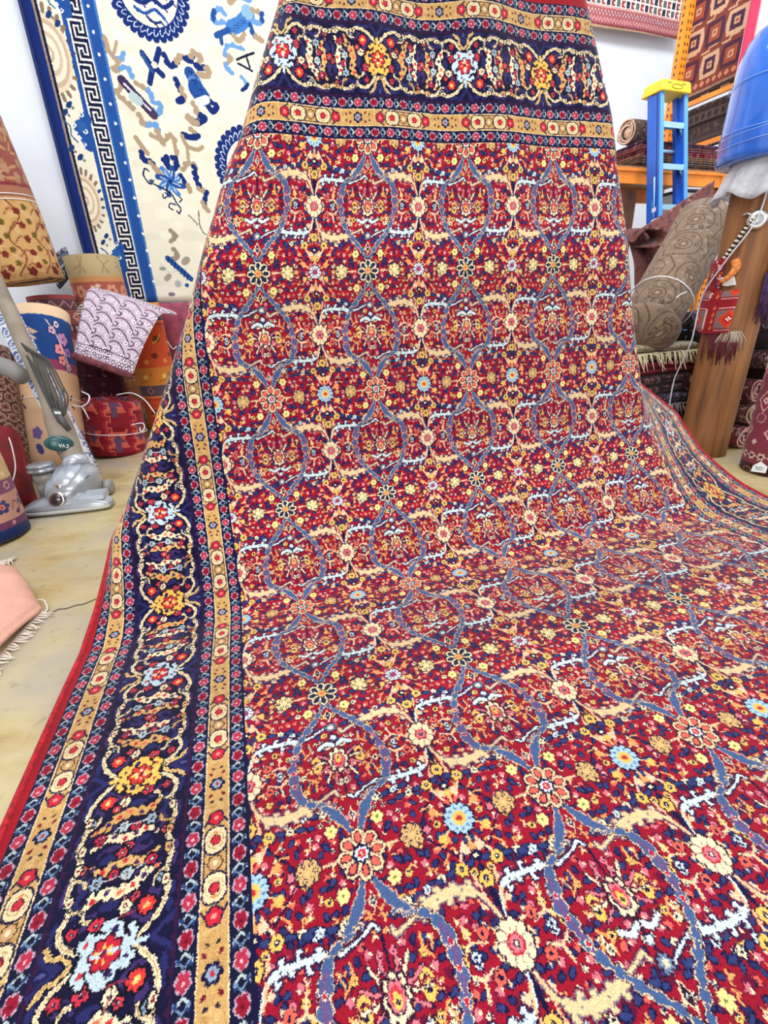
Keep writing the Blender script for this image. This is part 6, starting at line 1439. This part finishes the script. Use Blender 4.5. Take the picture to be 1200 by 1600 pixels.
for i, th in enumerate((0.17, 0.17, 0.13, 0.09, 0.12, 0.12, 0.16)):
    c = H0+UP*(zz+th/2)+LAT*rp.uniform(-.05, .05)+DEEP*(rp.uniform(-.03, .03)+(0.30 if i >= 5 else 0.0)); w = (0.52, .5, .5, .47, .46, .46, .48)[i]
    s = empty('folded_rug', c); tag(s, hl[i], 'rug', 'folded rugs in the heap beside the post')
    rot = rp.uniform(-.14, .14); la = LAT*math.cos(rot)+DEEP*math.sin(rot); de = DEEP*math.cos(rot)-LAT*math.sin(rot)
    for j in (0, 1):
        o_ = UP*(th*(j-0.5)*0.5)
        pillow([c-la*w-de*0.24+o_, c+la*w-de*0.24+o_, c+la*w+de*0.24+o_, c-la*w+de*0.24+o_], th*0.45, 14, 10, 0, 0.003, 40+i*2+j, edge=th*0.35).build('fold_layer', hm[i], s)
    if i == 4: fringe('fringe', c-la*w*0.95-de*0.235, c+la*w*0.75-de*0.235, -de, 0.10, 60, plain('cream_fringe', (222, 210, 176), 0.9), s, 14, 0.005, 0.9)
    if i == 1: fringe('fringe', c-la*w*0.2-de*0.23, c+la*w*0.95-de*0.23, -de, 0.06, 40, plain('grey_fringe', (176, 168, 164), 0.9), s, 15, 0.004, 0.9)
    zz += th
# right of the post: fringed rugs, small roll ends, a standing roll
r0 = onfloor(1182, 700); r0 = Vector((r0.x, r0.y, 0))+DEEP*0.35+LAT*0.12
er = ['pale pink rug roll end low in the stack right of the post', 'beige rug roll end second in the stack right of the post', 'dusky rug roll end third in the stack right of the post']
for i in range(3):
    p = r0+UP*(0.085+i*0.155)+LAT*(0.03*(i % 2)-0.22)
    roll('rolled_rug', er[i], p-DEEP*0.32, p+DEEP*0.4, 0.076, flor('rollend_%d' % i, ((130, 60, 66), (110, 84, 76), (90, 50, 58))[i], (50, 26, 30), [(190, 150, 140)], 81+i), seed=50+i, mat_end=plain('roll_end_%d' % i, ((206, 160, 156), (186, 160, 132), (176, 130, 124))[i], 0.9, noise=0.2, nscale=50))
zz = 0.5
fl_ = ['dark folded rug with white fringe right of the post', 'black and white fringed rug right of the post', 'violet brown folded rug on the pile right of the post']
for i, th in enumerate((0.13, 0.12, 0.14)):
    c = r0+UP*(zz+th/2)+LAT*0.17; s = empty('folded_rug', c); tag(s, fl_[i], 'rug', 'folded rugs piled right of the post')
    pillow([c-LAT*0.42-DEEP*0.36, c+LAT*0.42-DEEP*0.36, c+LAT*0.42+DEEP*0.36, c-LAT*0.42+DEEP*0.36], th*0.92, 14, 10, 0, 0.008, 90+i, edge=th*0.5).build('folded_pile', (hm[2], hm[0], hm[1])[i], s)
    if i < 2: fringe('fringe', c-LAT*0.40-DEEP*0.355, c+LAT*0.40-DEEP*0.355, -DEEP, 0.09, 50, plain('white_fringe', (232, 228, 226), 0.85), s, 24+i, 0.0055, 0.5)
    zz += th
sup = empty('wooden_crate', r0+LAT*0.14); tag(sup, 'dark wooden crate carrying the pile of fringed rugs right of the post', 'crate')
for k in range(3): MB().box(r0+LAT*0.40+UP*(0.08+k*0.165), LAT*0.26, DEEP*0.34, UP*0.075).build('crate_board', plain('dark_crate_%d' % k, (46, 34, 30), 0.8, noise=0.2, nscale=8), sup, False)
m_rr = cloth_m('maroon_medallion_wool', pat_right_roll(), 0.5, 0.66)
f0 = seat(onfloor(1203, 735)); 
rr2 = roll('rolled_rug', 'standing maroon medallion rug roll with a white tag at the right edge', f0, f0+UP*0.62+LAT*0.01, 0.155, m_rr, seed=61, mat_end=WARP)
tg = f0+(EYE-f0).normalized()*0.17; tg.z = 0.055; tv = (EYE-tg); tv.z = 0; tv.normalize(); tsd = Vector((-tv.y, tv.x, 0)); tsd = tsd if tsd.dot(CX) > 0 else -tsd
tg = tg-tsd*0.05
tgm = MB(); tp = [(-.034, -.028), (.034, -.028), (.036, .01), (.0, .036), (-.03, .008)]
tgm.add([tg+tsd*a+UP*b for a, b in tp]+[tg+tsd*a+UP*b-tv*0.003 for a, b in tp], [(0, 1, 2, 3, 4), (9, 8, 7, 6, 5)]+[(i, 5+i, 5+(i+1) % 5, (i+1) % 5) for i in range(5)]); to = tgm.build('paper_tag', plain('white_tag_paper', (236, 240, 240), 0.6), rr2, False)
tm = MB(); 
for (x0, x1, y0) in ((-.02, .022, .002), (-.016, .016, -.010)): tm.tube([tg+tv*0.002+tsd*(x0+(x1-x0)*k/6)+UP*(y0+0.004*math.sin(k*2.1)) for k in range(7)], 0.0016, 4)
tm.build('tag_mark', plain('tag_print', (60, 80, 110), 0.6), to)
